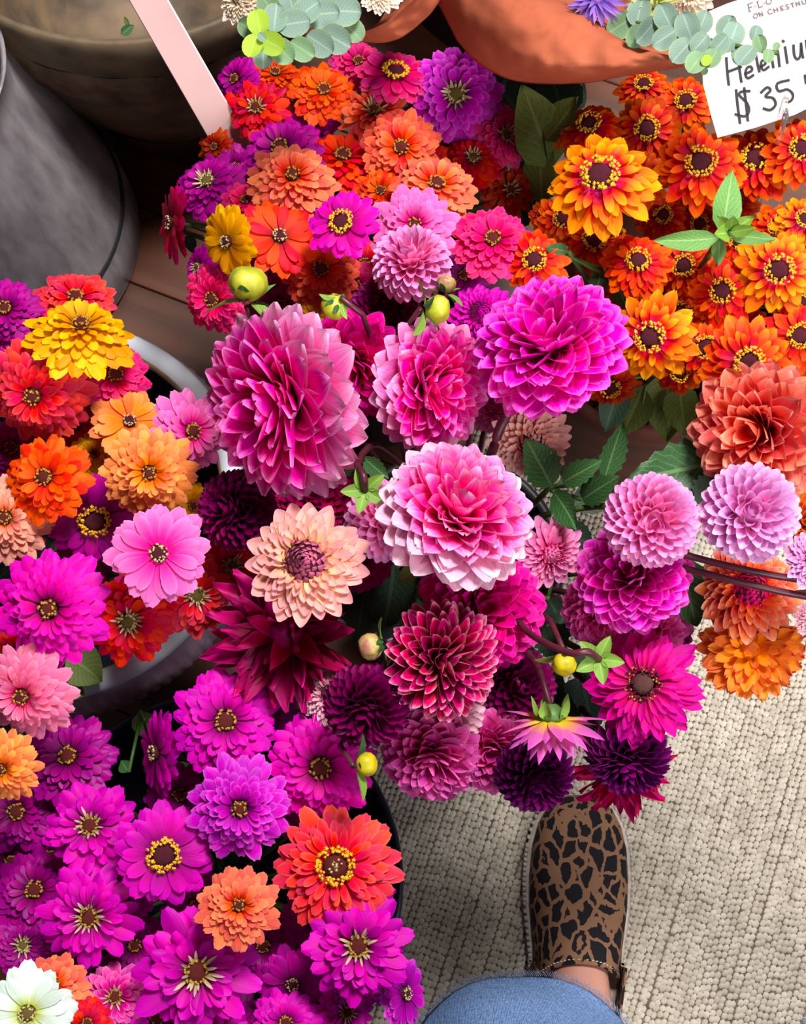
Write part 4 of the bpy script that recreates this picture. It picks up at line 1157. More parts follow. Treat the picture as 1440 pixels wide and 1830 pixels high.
dset([
 ('dahlia', 'deco', 'pink', 484, 727, 170, 0.600, (-0.70, -0.20), 'biggest pink dahlia with pale tipped petals leaning over the enamel bucket'),
 ('dahlia', 'deco', 'hotpink', 625, 660, 100, 0.545, (-0.2, -0.25), 'hot pink dahlia wedged between two large pale tipped dahlias'),
 ('dahlia', 'deco', 'pink', 785, 690, 118, 0.575, (0.55, -0.1), 'pink dahlia with a white tipped side, half behind the bright magenta pink one'),
 ('dahlia', 'deco', 'magpink', 975, 602, 138, 0.625, (-0.22, 0.48), 'bright magenta pink dahlia on a thick dark stem'),
 ('dahlia', 'deco', 'pinkpale', 826, 905, 140, 0.610, (0.26, 0.42), 'pink dahlia with nearly white lower petals above the wine coloured one'),
 ('dahlia', 'formal', 'peach', 545, 1003, 116, 0.585, (-0.1, 0.1), 'peach dahlia with a mauve button centre'),
 ('pompon_dahlia', 'pompon', 'burgundy', 422, 912, 72, 0.530, (-0.45, 0.05), 'burgundy pompon dahlia under the biggest pink dahlia'),
 ('pompon_dahlia', 'pompon', 'lilac', 690, 930, 72, 0.535, (0.2, 0.15), 'lilac and peach pompon dahlia behind the green calyx star'),
 ('dahlia', 'deco', 'deeppink', 868, 1082, 112, 0.525, (0.2, 0.1), 'deep pink dahlia under the white petalled one'),
 ('dahlia', 'bicolor', 'wine', 800, 1182, 106, 0.560, (0.35, -0.12), 'wine red dahlia with pale edged narrow petals'),
 ('pompon_dahlia', 'pompon', 'burgundy', 655, 1262, 76, 0.545, (-0.1, -0.42), 'burgundy pompon dahlia in front of the pale pink one'),
 ('dahlia', 'formal', 'palepink', 592, 1240, 64, 0.490, (-0.3, 0.3), 'pale pink dahlia half behind the burgundy pompon'),
 ('dahlia', 'ragged', 'darkred', 505, 1135, 140, 0.505, (-0.15, -0.1), 'ragged dark red dahlia with striped loose petals under the peach one'),
 ('dahlia', 'deco', 'rosepink', 768, 1362, 88, 0.485, (-0.1, -0.45), 'rose pink dahlia overhanging the rug beside the yellow bud'),
 ('dahlia', 'deco', 'rosepink', 880, 1345, 78, 0.465, (0.0, -0.2), 'rose pink dahlia between the other rose pink one and the purple pompon'),
 ('pompon_dahlia', 'pompon', 'palepink', 800, 1272, 64, 0.480, (0.1, -0.2), 'pale pink pompon dahlia in the shade of the wine red one'),
 ('pompon_dahlia', 'pompon', 'plum', 955, 1384, 70, 0.495, (0.1, -0.55), 'purple pompon dahlia hanging over the toe of the shoe'),
 ('dahlia', 'open', 'crimsonpink', 1148, 1222, 108, 0.525, (-0.05, 0.05), 'open magenta dahlia with a brown stamen heart'),
 ('pompon_dahlia', 'pompon', 'plum', 1122, 1352, 74, 0.480, (0.0, -0.75), 'purple pompon dahlia under the open magenta one'),
 ('dahlia', 'ragged', 'crimson', 1112, 1378, 92, 0.440, (0.1, -0.30), 'crimson dahlia with long drooping petals above the shoe'),
 ('pompon_dahlia', 'pompon', 'lilac', 1164, 930, 82, 0.600, (0.05, -0.05), 'rosy lilac ball dahlia joined to a long dark stem'),
 ('pompon_dahlia', 'pompon', 'lilacpale', 1340, 916, 86, 0.605, (0.1, 0.05), 'pale lilac ball dahlia below the salmon one'),
 ('dahlia', 'deco', 'magpink', 1128, 1020, 102, 0.555, (-0.1, 0.25), 'hot magenta dahlia under the rosy lilac ball'),
 ('dahlia', 'deco', 'rosepink', 1062, 1092, 66, 0.500, (-0.3, -0.1), 'smaller rose pink dahlia beside the hot magenta one'),
 ('dahlia', 'deco', 'rosepink', 1165, 1115, 66, 0.480, (0.1, 0.1), 'rose pink dahlia squeezed above the open magenta one'),
 ('pompon_dahlia', 'formal2', 'palerose', 987, 992, 70, 0.515, (0.25, -0.2), 'small pink dahlia with tight rolled centre petals'),
 ('dahlia', 'formal', 'palepeach', 950, 792, 78, 0.545, (0.05, -0.3), 'pale peach dahlia behind the thick dark stem'),
 ('pompon_dahlia', 'pompon', 'lilac', 735, 470, 70, 0.560, (-0.1, 0.55), 'lilac dahlia tilted back over the burgundy pompon'),
 ('pompon_dahlia', 'pompon', 'burgundy', 690, 560, 64, 0.520, (0.0, 0.0), 'dark burgundy pompon dahlia below the lilac one'),
 ('dahlia', 'formal', 'magenta', 858, 560, 62, 0.520, (-0.1, 0.2), 'magenta dahlia half behind the bright magenta pink one'),
 ('pompon_dahlia', 'pompon', 'lilac', 882, 725, 48, 0.510, (0.1, 0.1), 'mauve pompon dahlia in the gap under the bright magenta pink one'),
 ('pompon_dahlia', 'pompon', 'burgundy', 922, 1225, 70, 0.465, (0.1, 0.1), 'burgundy pompon dahlia deep in shade behind the upside down flower'),
 ('dahlia', 'deco', 'deeppink', 650, 1000, 62, 0.480, (0.3, -0.2), 'mauve pink dahlia in the shade behind the peach one'),
 ('dahlia', 'deco', 'darkred', 560, 880, 74, 0.460, (0.0, 0.0), 'dark pink dahlia in the shade under the biggest one'),
 ('dahlia', 'deco', 'burgundy', 1185, 1130, 60, 0.430, (0.3, -0.1), 'dark red dahlia almost hidden under the hot magenta one'),
 ('dahlia', 'formal', 'palepink', 1185, 1180, 52, 0.470, (0.5, 0.0), 'pale pink dahlia showing only its edge behind the open magenta one'),
], C_D, G_D)
flower('dahlia', 'back', 'backpink', 985, 1300, 98, 0.545, (0.0, -1.0, -0.22), 'nodding pink and yellow dahlia showing its green calyx', C_D, 'flower', G_D)
G_R = 'dahlias reaching in from the side pail'
dset([
 ('dahlia', 'deco', 'salmon', 1345, 772, 124, 0.545, (-0.32, -0.08), 'salmon dahlia with long pale tipped petals below the orange zinnias'),
 ('dahlia', 'formal', 'coralred', 1340, 1052, 96, 0.520, (0.1, 0.15), 'coral red dahlia with pale tips behind two dark stems'),
 ('dahlia', 'cactus', 'apricot', 1340, 1160, 90, 0.500, (-0.05, 0.0), 'apricot dahlia with fringed petals above the rug'),
 ('dahlia', 'formal', 'lilacpale', 1455, 1000, 56, 0.585, (0.1, 0.1), 'lilac dahlia cut off beside the dark stems'),
 ('dahlia', 'deco', 'apricot', 1440, 930, 60, 0.50, (0.2, 0.1), 'orange dahlia behind the pale lilac ball'),
 ('dahlia', 'formal', 'palepink', 1452, 1105, 36, 0.50, (0.2, 0.1), 'small pale pink dahlia beside the apricot one'),
], C_R, G_R)

# ------------------------------------------------------------------ leaves, buds, sprigs
def frame_between(A, B, nrm):
    y = (B - A)
    L = y.length
    y = y / L
    x = y.cross(nrm).normalized()
    zz = x.cross(y)
    return Matrix(((x.x, y.x, zz.x, A.x), (x.y, y.y, zz.y, A.y), (x.z, y.z, zz.z, A.z), (0, 0, 0, 1))) @ Matrix.Diagonal((L, L, L, 1))

LROWS = [0.0, 0.06, 0.14, 0.22, 0.30, 0.38, 0.46, 0.54, 0.62, 0.70, 0.78, 0.85, 0.91, 0.96, 1.0]
def add_leaf(par, name, A, B, w, mat, roll=0.0, bend=-0.3, fold=0.25, serr=0.0, prof='ovate', ruffle=0.15, var=0):
    c = (CAM - (A + B) / 2).normalized()
    d = (B - A).normalized()
    nrm = Matrix.Rotation(roll, 3, d) @ c
    me = petal_mesh(mat, prof, w, 0.0, 0.0, bend, fold=fold, serr=serr, ruffle=ruffle, var=var, nx=4, rows=LROWS if serr else SROWS)
    o = bpy.data.objects.new(name, me)
    COL.objects.link(o)
    o.parent = par
    M = frame_between(A, B, nrm)
    o.matrix_basis = par.matrix_basis.inverted() @ M
    return o

def leaf_sprig(label, rows, target, group, mat=M_LEAF, serr=0.10, name='leaf_sprig', cat='leaves', bottom=None):
    """rows: (ax, ay, az, bx, by, bz, w, roll)"""
    A0 = P(rows[0][0], rows[0][1], rows[0][2])
    e = empty(name, A0, label, cat, group)
    rnd = random.Random(int(rows[0][0] + rows[0][1]))
    bases = []
    for k, r in enumerate(rows):
        A, B = P(*r[0:3]), P(*r[3:6])
        m = r[8] if len(r) > 8 else mat
        add_leaf(e, 'leaf', A, B, r[6], m, r[7], serr=serr, var=k % 3, bend=-0.35 if k % 2 else 0.25)
        bases.append(A)
    base = Vector((target.x, target.y, 0.03))
    join = base.lerp(A0, 0.35); join.z = 0.27
    pts = bez(A0, A0.lerp(join, 0.4), join + Vector((0, 0, 0.05)), join, 6) + [base]
    me = tube('stem', pts, [0.0022] * len(pts), 6, M_STEM)
    me.transform(e.matrix_basis.inverted())
    link('stem', me, e)
    for A in bases[1:]:
        if (A - A0).length > 0.004:
            m2 = tube('leaf_stalk', [A, A.lerp(A0, 0.5) - Vector((0, 0, 0.004)), A0 - Vector((0, 0, 0.006))], [0.0015] * 3, 5, M_STEM)
            m2.transform(e.matrix_basis.inverted())
            link('leaf_stalk', m2, e)
    return e

G_LF = 'leaves between the flowers'
leaf_sprig('serrated dahlia leaves between the pale peach dahlia and rosy lilac ball',
  [(985, 868, .525, 945, 782, .56, .30, 0.3), (1005, 862, .525, 1078, 826, .545, .26, -0.2), (990, 880, .52, 1032, 945, .54, .26, 0.4), (1040, 893, .52, 1106, 850, .55, .26, -0.2), (1080, 855, .50, 1118, 755, .53, .22, 0.5)], C_D, G_LF)
leaf_sprig('broad dark dahlia leaf beneath the salmon dahlia and lilac ball',
  [(1300, 822, .50, 1125, 862, .50, .28, 0.0, M_LEAF), (1250, 905, .50, 1290, 850, .50, .5, 0.2, M_LEAF_DARK)], C_R, G_LF)
leaf_sprig('grey green leaf beside the hot magenta dahlia above the rug',
  [(1215, 1000, .50, 1250, 1118, .48, .34, -0.2, M_LEAF)], C_D, G_LF, serr=0.05)
leaf_sprig('dark leaves in the hollow between the peach and wine red dahlias',
  [(705, 1000, .44, 690, 1130, .43, .38, 0.2, M_LEAF_DARK), (735, 1050, .43, 745, 1150, .42, .3, -0.3, M_LEAF_DARK), (650, 1060, .42, 640, 1150, .42, .35, 0.2, M_LEAF_DARK)], C_D, G_LF)
leaf_sprig('drooping leaf pair between the biggest pink dahlia and the calyx star',
  [(650, 818, .565, 692, 858, .56, .30, 0.3, M_LEAF), (640, 815, .56, 568, 852, .55, .26, -0.5, M_LEAF_DARK)], C_D, G_LF)
leaf_sprig('small dark leaf beside the yellow bud and dark stem',
  [(980, 1120, .44, 1005, 1180, .46, .4, 0.2, M_LEAF_DARK), (1010, 1100, .43, 965, 1165, .44, .3, 0.0, M_LEAF_DARK)], C_D, G_LF)
leaf_sprig('deep green leaves hanging below the orange zinnias',
  [(1190, 660, .36, 1200, 790, .34, .34, 0.2, M_LEAF_OLIVE), (1110, 680, .36, 1075, 770, .34, .30, -0.2, M_LEAF_DARK), (1150, 690, .35, 1110, 780, .33, .4, 0.3, M_LEAF_OLIVE), (1215, 690, .36, 1225, 780, .36, .35, 0.2, M_LEAF_OLIVE)], C_O, G_LF, serr=0.0)
leaf_sprig('tall olive leaves beside the hem of the salmon paper',
  [(985, 300, .42, 945, 150, .50, .26, 0.2, M_LEAF_OLIVE), (968, 370, .40, 970, 215, .44, .22, -0.5, M_LEAF_OLIVE), (975, 250, .45, 1035, 175, .49, .30, -0.3, M_LEAF_OLIVE)], C_O, G_LF, serr=0.0)
leaf_sprig('leafy green shoot with an unopened bud standing among the orange zinnias',
  [(1290, 420, .555, 1312, 305, .57, .24, 0.3, M_LEAF_LIGHT), (1285, 425, .56, 1168, 436, .555, .17, -0.2, M_LEAF_LIGHT), (1285, 425, .555, 1285, 475, .55, .28, 0.2, M_LEAF_LIGHT),
   (1300, 418, .56, 1388, 428, .56, .16, 0.2, M_LEAF_LIGHT), (1305, 415, .565, 1347, 385, .575, .28, 0.0, M_SEPAL), (1305, 412, .565, 1280, 385, .575, .28, 0.0, M_SEPAL), (1305, 415, .57, 1350, 410, .58, .26, 0.3, M_SEPAL), (1303, 418, .565, 1275, 415, .58, .3, 0.3, M_SEPAL), (1305, 410, .57, 1312, 385, .585, .32, 0.3, M_SEPAL)], C_O, G_LF, serr=0.0)
leaf_sprig('olive leaf inside the white bucket by its rim',
  [(120, 1170, .34, 185, 1215, .33, .5, 0.0, M_LEAF_OLIVE), (90, 1210, .33, 150, 1245, .32, .4, 0.1, M_LEAF_OLIVE)], C_L, G_LF, serr=0.0)
leaf_sprig('dim leaves between the navy and white buckets',
  [(250, 1270, .34, 265, 1320, .33, .4, 0.0, M_LEAF_OLIVE), (300, 1390, .35, 350, 1370, .34, .35, 0.0, M_LEAF), (230, 1380, .36, 215, 1360, .35, .35, 0.0, M_LEAF)], C_N, G_LF, serr=0.0)
leaf_sprig('green leaves under the sideways crimson zinnia',
  [(330, 415, .40, 305, 395, .41, .4, 0.0, M_LEAF_DARK), (335, 420, .40, 345, 455, .40, .3, 0.0, M_LEAF_DARK)], C_M, G_LF, serr=0.0)
leaf_sprig('green leaf tip beside the red zinnia with an orange rim',
  [(1015, 450, .51, 975, 440, .52, .26, 0.0, M_LEAF), (1075, 480, .47, 1060, 540, .46, .3, 0.0, M_LEAF), (1100, 500, .46, 1120, 555, .46, .3, 0.0, M_LEAF)], C_O, G_LF, serr=0.0)
leaf_sprig('green stems and leaf beside the leaning pale magenta zinnia',
  [(690, 1790, .40, 685, 1740, .41, .35, 0.0, M_LEAF_LIGHT), (590, 1760, .38, 585, 1800, .38, .3, 0.0, M_LEAF)], C_N, G_LF, serr=0.0)

leaf_sprig('dark leaves added to darken the gap below the hem of the salmon paper',  # this sprig and the next are added filler, dark where the gap is shaded
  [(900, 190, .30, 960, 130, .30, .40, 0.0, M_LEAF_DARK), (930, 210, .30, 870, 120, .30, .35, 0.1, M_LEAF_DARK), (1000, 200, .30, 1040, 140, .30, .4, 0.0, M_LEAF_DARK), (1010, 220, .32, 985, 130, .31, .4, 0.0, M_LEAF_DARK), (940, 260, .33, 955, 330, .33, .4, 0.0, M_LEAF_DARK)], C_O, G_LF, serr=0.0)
leaf_sprig('dark leaves added to darken the gap between the pink zinnia and orange zinnias',
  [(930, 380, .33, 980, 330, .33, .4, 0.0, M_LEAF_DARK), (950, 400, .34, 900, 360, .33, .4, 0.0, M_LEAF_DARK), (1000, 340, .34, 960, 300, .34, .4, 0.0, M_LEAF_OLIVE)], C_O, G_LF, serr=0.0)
leaf_sprig('dark leaves added to darken the gap under the nodding and open magenta dahlias',  # this and the next two: added dark leaves standing in for shade over the rug
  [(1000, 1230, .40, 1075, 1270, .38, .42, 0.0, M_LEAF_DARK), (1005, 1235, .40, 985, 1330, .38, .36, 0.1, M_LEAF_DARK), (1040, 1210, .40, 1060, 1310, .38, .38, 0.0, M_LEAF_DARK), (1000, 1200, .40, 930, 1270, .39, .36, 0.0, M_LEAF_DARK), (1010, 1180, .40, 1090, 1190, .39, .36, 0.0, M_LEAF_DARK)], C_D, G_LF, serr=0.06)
leaf_sprig('dark leaves added to darken the gap between the rose pink and purple dahlias',
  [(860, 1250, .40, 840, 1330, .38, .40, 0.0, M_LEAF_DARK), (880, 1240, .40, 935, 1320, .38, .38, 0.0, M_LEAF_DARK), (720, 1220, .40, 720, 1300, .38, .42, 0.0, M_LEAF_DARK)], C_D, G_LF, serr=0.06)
leaf_sprig('dark leaves added to darken the gap behind the hot magenta dahlia and small pink dahlia',
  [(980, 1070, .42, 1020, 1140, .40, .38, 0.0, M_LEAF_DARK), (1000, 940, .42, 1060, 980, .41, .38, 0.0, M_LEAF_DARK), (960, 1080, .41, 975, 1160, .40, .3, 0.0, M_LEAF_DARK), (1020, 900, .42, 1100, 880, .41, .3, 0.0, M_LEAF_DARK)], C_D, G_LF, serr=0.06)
# buds
def bud_ball(mat, key):
    return lathe('bud', [(0.0, -0.85), (0.45, -0.78), (0.82, -0.48), (1.0, 0.0), (0.90, 0.42), (0.62, 0.72), (0.28, 0.80), (0.0, 0.76)], 30, mat,
                 wobble=lambda a, f: 1.0 - 0.10 * abs(math.sin(a * 2.5 + f * 0.8)) ** 6)
def bud(px, py, rp, z, tl, label, target, mat=M_BUD, sepal_open=0.5, nsep=7, sl=2.2, group='unopened dahlia buds'):
    pos = P(px, py, z)
    R = rp / FPX * depth(pos)
    c = (CAM - pos).normalized()
    axis = (c * tl[2] + RIGHT * tl[0] + UP * tl[1]).normalized()
    rnd = random.Random(int(px * 3 + py))
    e = empty('dahlia_bud', pos, label, 'bud', group)
    e.matrix_basis = Matrix.Translation(pos) @ axis.to_track_quat('Z', 'Y').to_matrix().to_4x4()
    scaled('bud_ball', bud_ball(mat, 0), e, R * 0.92)
    for i in range(nsep):
        me = petal_mesh(M_SEPAL if i % 3 else M_LEAF, 'ovate', 0.27, 0.6, 0.3, -0.6, var=i % 3)
        o = bpy.data.objects.new('sepal', me)
        COL.objects.link(o)
        o.parent = e
        hug = i % 2 == 0
        o.matrix_basis = Mx(2 * math.pi * i / nsep + rnd.uniform(-.2, .2), 0.42 if hug else 0.30, -0.86, (0.75 if hug else sepal_open) + rnd.uniform(-0.2, 0.2), rnd.uniform(-.2, .2), sl * (0.62 if hug else 1.0) * rnd.uniform(0.8, 1.1), R)
    stem(e, pos - axis * R * 0.85, axis, target, 0.0022, M_STEM_DARK, rnd)
    return e
bud(443, 507, 40, .600, (0.05, 0.8, 0.25), 'largest yellow green bud with drooping sepals by the yellow zinnia cup', C_D, sepal_open=-0.5)
bud(597, 548, 27, .590, (-0.3, -0.4, -0.6), 'green bud with upturned sepals beside the coral orange zinnia', C_D, sepal_open=0.5, sl=1.3)
bud(782, 552, 29, .610, (0.95, 0.0, 0.15), 'round yellow green bud lying sideways under the lilac dahlia', C_D, sepal_open=-0.3)
bud(797, 507, 20, .570, (0.3, 0.8, 0.2), 'small blush tipped bud beside the round yellow green one', C_D, mat=M_BUD_BLUSH, sepal_open=-0.3)
bud(662, 1155, 28, .560, (-0.9, -0.25, 0.1), 'blush and green bud beside the dark hollow near the wine red dahlia', C_D, mat=M_BUD_BLUSH, sepal_open=-0.1, sl=1.6)
bud(655, 1366, 24, .560, (0.9, 0.1, 0.35), 'yellow bud between the fuchsia zinnia and rose pink dahlia', C_D, mat=M_BUD_YELLOW, sepal_open=0.2, nsep=4)
bud(1008, 1187, 25, .550, (0.0, -0.6, 0.5), 'smooth yellow bud above the nodding dahlia', C_D, mat=M_BUD_YELLOW, sepal_open=0.2, nsep=4)
def calyx_star(px, py, rp, z, label, target, spts):
    pos = P(px, py, z)
    R = rp / FPX * depth(pos)
    axis = (CAM - pos).normalized()
    e = empty('calyx_star', pos, label, 'bud', 'unopened dahlia buds')
    e.matrix_basis = Matrix.Translation(pos) @ axis.to_track_quat('Z', 'Y').to_matrix().to_4x4() @ Matrix.Rotation(0.3, 4, 'Z')
    for i in range(5):
        me = petal_mesh(M_SEPAL, 'ovate', 0.33, 0.9, 0.7, -0.55, var=i % 3)
        o = bpy.data.objects.new('sepal', me)
        COL.objects.link(o)
        o.parent = e
        o.matrix_basis = Mx(2 * math.pi * i / 5, 0.06, 0.0, 0.25, 0.0, 0.98, R)
    scaled('bud_ball', bud_ball(M_BUD, 1), e, R * 0.5, -R * 0.5)
    pts = catmull([pos] + spts, 6)
    me = tube('stem', pts, [0.0024] * len(pts), 8, M_STEM_DARK)
    me.transform(e.matrix_basis.inverted())
    link('stem', me, e)
calyx_star(652, 876, 44, .590, 'green calyx star with five sepals beside the lilac and peach pompon', C_D, [P(650, 852, .600), P(640, 825, .585), P(680, 800, .52), P(760, 900, .40), Vector((C_D.x, C_D.y, 0.05))])
calyx_star(1070, 1178, 46, .580, 'green calyx star with five sepals over the open magenta dahlia', C_D, [P(1050, 1165, .590), P(1015, 1166, .585), P(950, 1135, .55), P(880, 1080, .45), Vector((C_D.x, C_D.y, 0.05))])
leaf_sprig('olive bud calyx with reddish stalk beneath the white petalled pink dahlia',
  [(740, 1018, .52, 705, 1000, .53, .33, 0.0, M_LEAF_OLIVE), (740, 1018, .52, 712, 1040, .53, .33, 0.0, M_LEAF_OLIVE), (740, 1018, .52, 765, 1010, .53, .33, 0.0, M_LEAF_OLIVE), (745, 1045, .52, 785, 1085, .52, .28, 0.0, M_LEAF_OLIVE)], C_D, G_LF, serr=0.0)

# ------------------------------------------------------------------ wrapped bouquet at the back
M_PAPER = plain('salmon_paper', (184, 100, 70), (160, 80, 54), 18, 0.85, bump=0.6, trans=0.12, bdist=0.004, detail=6, spec=0.15)
def loft(name, curves, per, mat, crumple=0.004, seed=0, thick=0.0006):
    """curves: lists of world points (same count) -> smooth crumpled sheet"""
    cs = [catmull(c, per) for c in curves]
    n = len(cs[0])
    cols = [catmull([c[i] for c in cs], per) for i in range(n)]
    m = len(cols[0])
    V, F, U = [], [], []
    for i in range(n):
        for j in range(m):
            p = cols[i][j]
            nv = noise.noise(p * 20 + Vector((seed, 0, 0))) + 0.9 * (0.4 - abs(noise.noise(p * 34 + Vector((0, seed, 0))))) + 0.3 * noise.noise(p * 110)
            V.append(p + Vector((0.3, -0.5, 0.8)) * crumple * nv)
            U.append((i / (n - 1), j / (m - 1)))
    for i in range(n - 1):
        for j in range(m - 1):
            F.append((i * m + j, (i + 1) * m + j, (i + 1) * m + j + 1, i * m + j + 1))
    o = link(name, mesh_from(name, V, F, mat, U))
    md = o.modifiers.new('thickness', 'SOLIDIFY')
    md.thickness = thick
    return o
Lw = [(768, -10, .560), (815, 62, .556), (852, 108, .552), (905, 140, .550), (965, 150, .548), (1050, 148, .548), (1130, 134, .550), (1214, 122, .556)]
Mi = [(800, -30, .590), (850, 20, .592), (900, 60, .594), (950, 90, .592), (1000, 108, .590), (1075, 118, .588), (1140, 115, .585), (1212, 112, .572)]
Ue = [(830, -70, .590), (880, -45, .592), (940, -14, .594), (990, 8, .592), (1040, 34, .592), (1085, 62, .590), (1140, 90, .586), (1208, 100, .574)]
Vi = [(850, -90, .540), (895, -80, .535), (950, -60, .530), (1000, -45, .530), (1045, -20, .530), (1095, 10, .530), (1150, 40, .530), (1200, 70, .545)]
Wi = [C_W + Vector((-0.05 + 0.013 * k, -0.045, .30)) for k in range(8)]
wrap = empty('bouquet_wrap', C_W + Vector((0, 0, .0065)), 'salmon paper wrapping folded around a bouquet above the zinnias', 'wrapping paper')
w1 = loft('front_fold', [[q if isinstance(q, Vector) else P(*q) for q in c] for c in (Lw, Mi, Ue, Vi, Wi)], 9, M_PAPER, 0.011, 3)
Lf = [(638, 74, .545), (690, 76, .548), (735, 55, .555), (775, 15, .565), (800, -30, .57)]
Mf = [(650, 58, .560), (690, 50, .566), (725, 25, .574), (752, -5, .58), (775, -45, .58)]
Uf = [(665, 48, .560), (695, 28, .566), (720, 5, .574), (742, -20, .58), (760, -60, .58)]
Bf = [C_W + Vector((-0.06 + 0.006 * k, -0.04 + 0.005 * k, .30)) for k in range(5)]
Vf = [(700, 0, .50), (730, -20, .50), (750, -40, .50), (770, -60, .50), (790, -90, .50)]
w2 = loft('side_fold', [[q if isinstance(q, Vector) else P(*q) for q in c] for c in (Lf, Mf, Uf, Vf, Bf)], 9, M_PAPER, 0.007, 8)
wb = lathe('bundle_foot', [(0.0, 0.001), (0.045, 0.001), (0.04, 0.15), (0.035, 0.31)], 20, M_PAPER)
for o in (w1, w2):
    o.data.transform(Matrix.Translation(-wrap.location))
    o.parent = wrap
link('bundle_foot', wb, wrap)

G_B = 'flowers in the wrapped bouquet'
flower('dahlia', 'formal', 'cream', 428, -2, 46, .60, (-0.3, 0.3), 'cream dahlia beside the lime tipped eucalyptus', C_W, 'flower', G_B)
flower('dahlia', 'formal', 'cream', 680, -14, 40, .60, (0.0, 0.3), 'cream dahlia above the narrow paper fold', C_W, 'flower', G_B)
flower('aster', 'star', 'lavender', 1066, -4, 54, .60, (0.0, -0.2), 'lavender aster inside the salmon paper', C_W, 'flower', G_B)
flower('dahlia', 'formal', 'cream', 1235, -15, 48, .57, (0.0, 0.0), 'cream blush dahlia behind the grey eucalyptus', C_W, 'flower', G_B)
flower('lily', 'star', 'mint2', 1165, 5, 50, .59, (0.0, -0.2), 'pale yellow green lily petals above the grey eucalyptus', C_W, 'flower', G_B)

def eucalyptus(label, path, leaves, zdef):
    """leaves: (cx, cy, rp, z, squash tx, ty, mat)"""
    e = empty('eucalyptus_sprig', P(*path[0]), label, 'foliage', 'eucalyptus sprigs')
    pts = catmull([P(*q) for q in path], 5)
    me = tube('stem', pts, [0.0016] * len(pts), 6, M_STEM)
    me.transform(e.matrix_basis.inverted())
    link('stem', me, e)
    for k, (cx_, cy_, rp, z, tx_, ty_, mat) in enumerate(leaves):
        c = P(cx_, cy_, z)
        near = min(pts, key=lambda q: (q - c).length)
        R = rp / FPX * depth(c)
        d = (c - near)
        d = d - BACK * d.dot(BACK)
        if d.length < 1e-4:
            d = RIGHT * 0.3 + UP
        d.normalize()
        A, B = c - d * R, c + d * R
        cc = (CAM - c).normalized()
        nrm = (cc + RIGHT * tx_ + UP * ty_).normalized()
        o = bpy.data.objects.new('leaf', petal_mesh(mat, 'disc', 0.44, 0.35, 0.35, -0.2, ruffle=0.08, var=k % 3, rows=[0, .05, .15, .3, .5, .7, .85, .95, 1.0]))
        COL.objects.link(o)
        o.parent = e
        o.matrix_basis = e.matrix_basis.inverted() @ frame_between(A, B, nrm)
    return e
E, EL, EG = M_EUC, M_EUC_LIGHT, M_EUC_GREEN
eucalyptus('grey green eucalyptus sprig crossing the price card', [(1390, 95, .615), (1330, 85, .612), (1260, 70, .605), (1180, 50, .595), (1110, 30, .58), (1040, -20, .55), (1000, -140, .35)],
 [(1387, 83, 8, .617, 0, 0, EG), (1372, 100, 13, .617, .3, 0, EG), (1358, 78, 16, .618, -.3, 0.2, EG), (1350, 60, 15, .612, .2, 0, E), (1332, 100, 22, .616, -.4, 0, E), (1317, 100, 17, .608, .5, 0, E),
  (1310, 62, 24, .612, .2, .2, E), (1298, 48, 22, .606, -.4, 0, E), (1300, 82, 14, .612, 0, 0, E), (1285, 80, 22, .614, .3, -.2, E), (1272, 105, 19, .618, 0, .2, EG), (1243, 112, 22, .617, -.2, 0, EG), (1262, 108, 11, .620, 0, 0, EL), (1258, 127, 8, .612, .3, 0, EG),
  (1250, 78, 22, .614, .2, 0, E), (1218, 92, 26, .612, -.2, 0, E), (1228, 48, 27, .608, 0, .2, E), (1255, 40, 22, .604, .3, 0, E), (1186, 68, 25, .610, .2, -.2, E), (1190, 30, 26, .606, -.2, .2, E), (1155, 55, 28, .600, .8, 0, E),
  (1135, 65, 22, .594, .3, 0, EG), (1142, 22, 26, .590, -.2, 0, E), (1108, 45, 28, .585, .3, 0, EG), (1215, 70, 18, .603, 0, 0, E)], .6)
eucalyptus('lime tipped green eucalyptus sprig hanging over the zinnias', [(462, 68, .645), (500, 55, .63), (550, 35, .61), (600, 15, .59), (660, -30, .56), (900, -180, .33)],
 [(462, 40, 24, .650, -.2, .3, EL), (452, 82, 22, .650, -.4, -.2, EL), (486, 78, 25, .648, .3, -.2, EL), (468, 66, 9, .655, 0, 0, E), (445, 50, 22, .640, -.6, .2, EG), (492, 32, 26, .642, .0, .3, E), (470, 102, 22, .632, 0, -.3, E), (505, 92, 26, .640, .2, -.3, EG),
  (525, 42, 30, .640, .1, .2, E), (540, 88, 25, .634, .2, -.3, EG), (572, 78, 28, .626, .3, -.3, E), (548, 20, 28, .628, 0, .3, E), (600, 70, 30, .615, .3, -.3, E), (575, 25, 32, .618, .2, .2, E), (480, 10, 24, .630, -.2, .3, EG), (520, 5, 28, .625, 0, .3, E), (612, 20, 34, .605, .2, .2, E), (628, 55, 26, .595, .4, 0, EG), (590, -5, 30, .60, 0, .3, E)], .6)
def on_tub(px, py):
    for k in range(340):
        z = 0.352 - k * 0.001
        q = P(px, py, z)
        r = math.hypot(q.x - C_Z.x, q.y - C_Z.y)
        for (ra, za), (rb_, zb_) in zip(TUB[1:], TUB[2:]):
            if za <= z <= zb_ and r <= ra + (rb_ - ra) * (z - za) / (zb_ - za):
                return q + (CAM - q).normalized() * 0.004
    return P(px, py, 0.2)
sm = empty('stray_leaf', on_tub(225, 50), 'small green leaf scrap lying on the weathered zinc tub', 'leaf')
# rests on the tub's shoulder
_o = add_leaf(sm, 'leaf', on_tub(216, 62), on_tub(238, 44), 0.3, M_LEAF, 0.0)
_o = add_leaf(sm, 'leaf', on_tub(230, 48), on_tub(222, 30), 0.2, M_LEAF_OLIVE, 0.0)

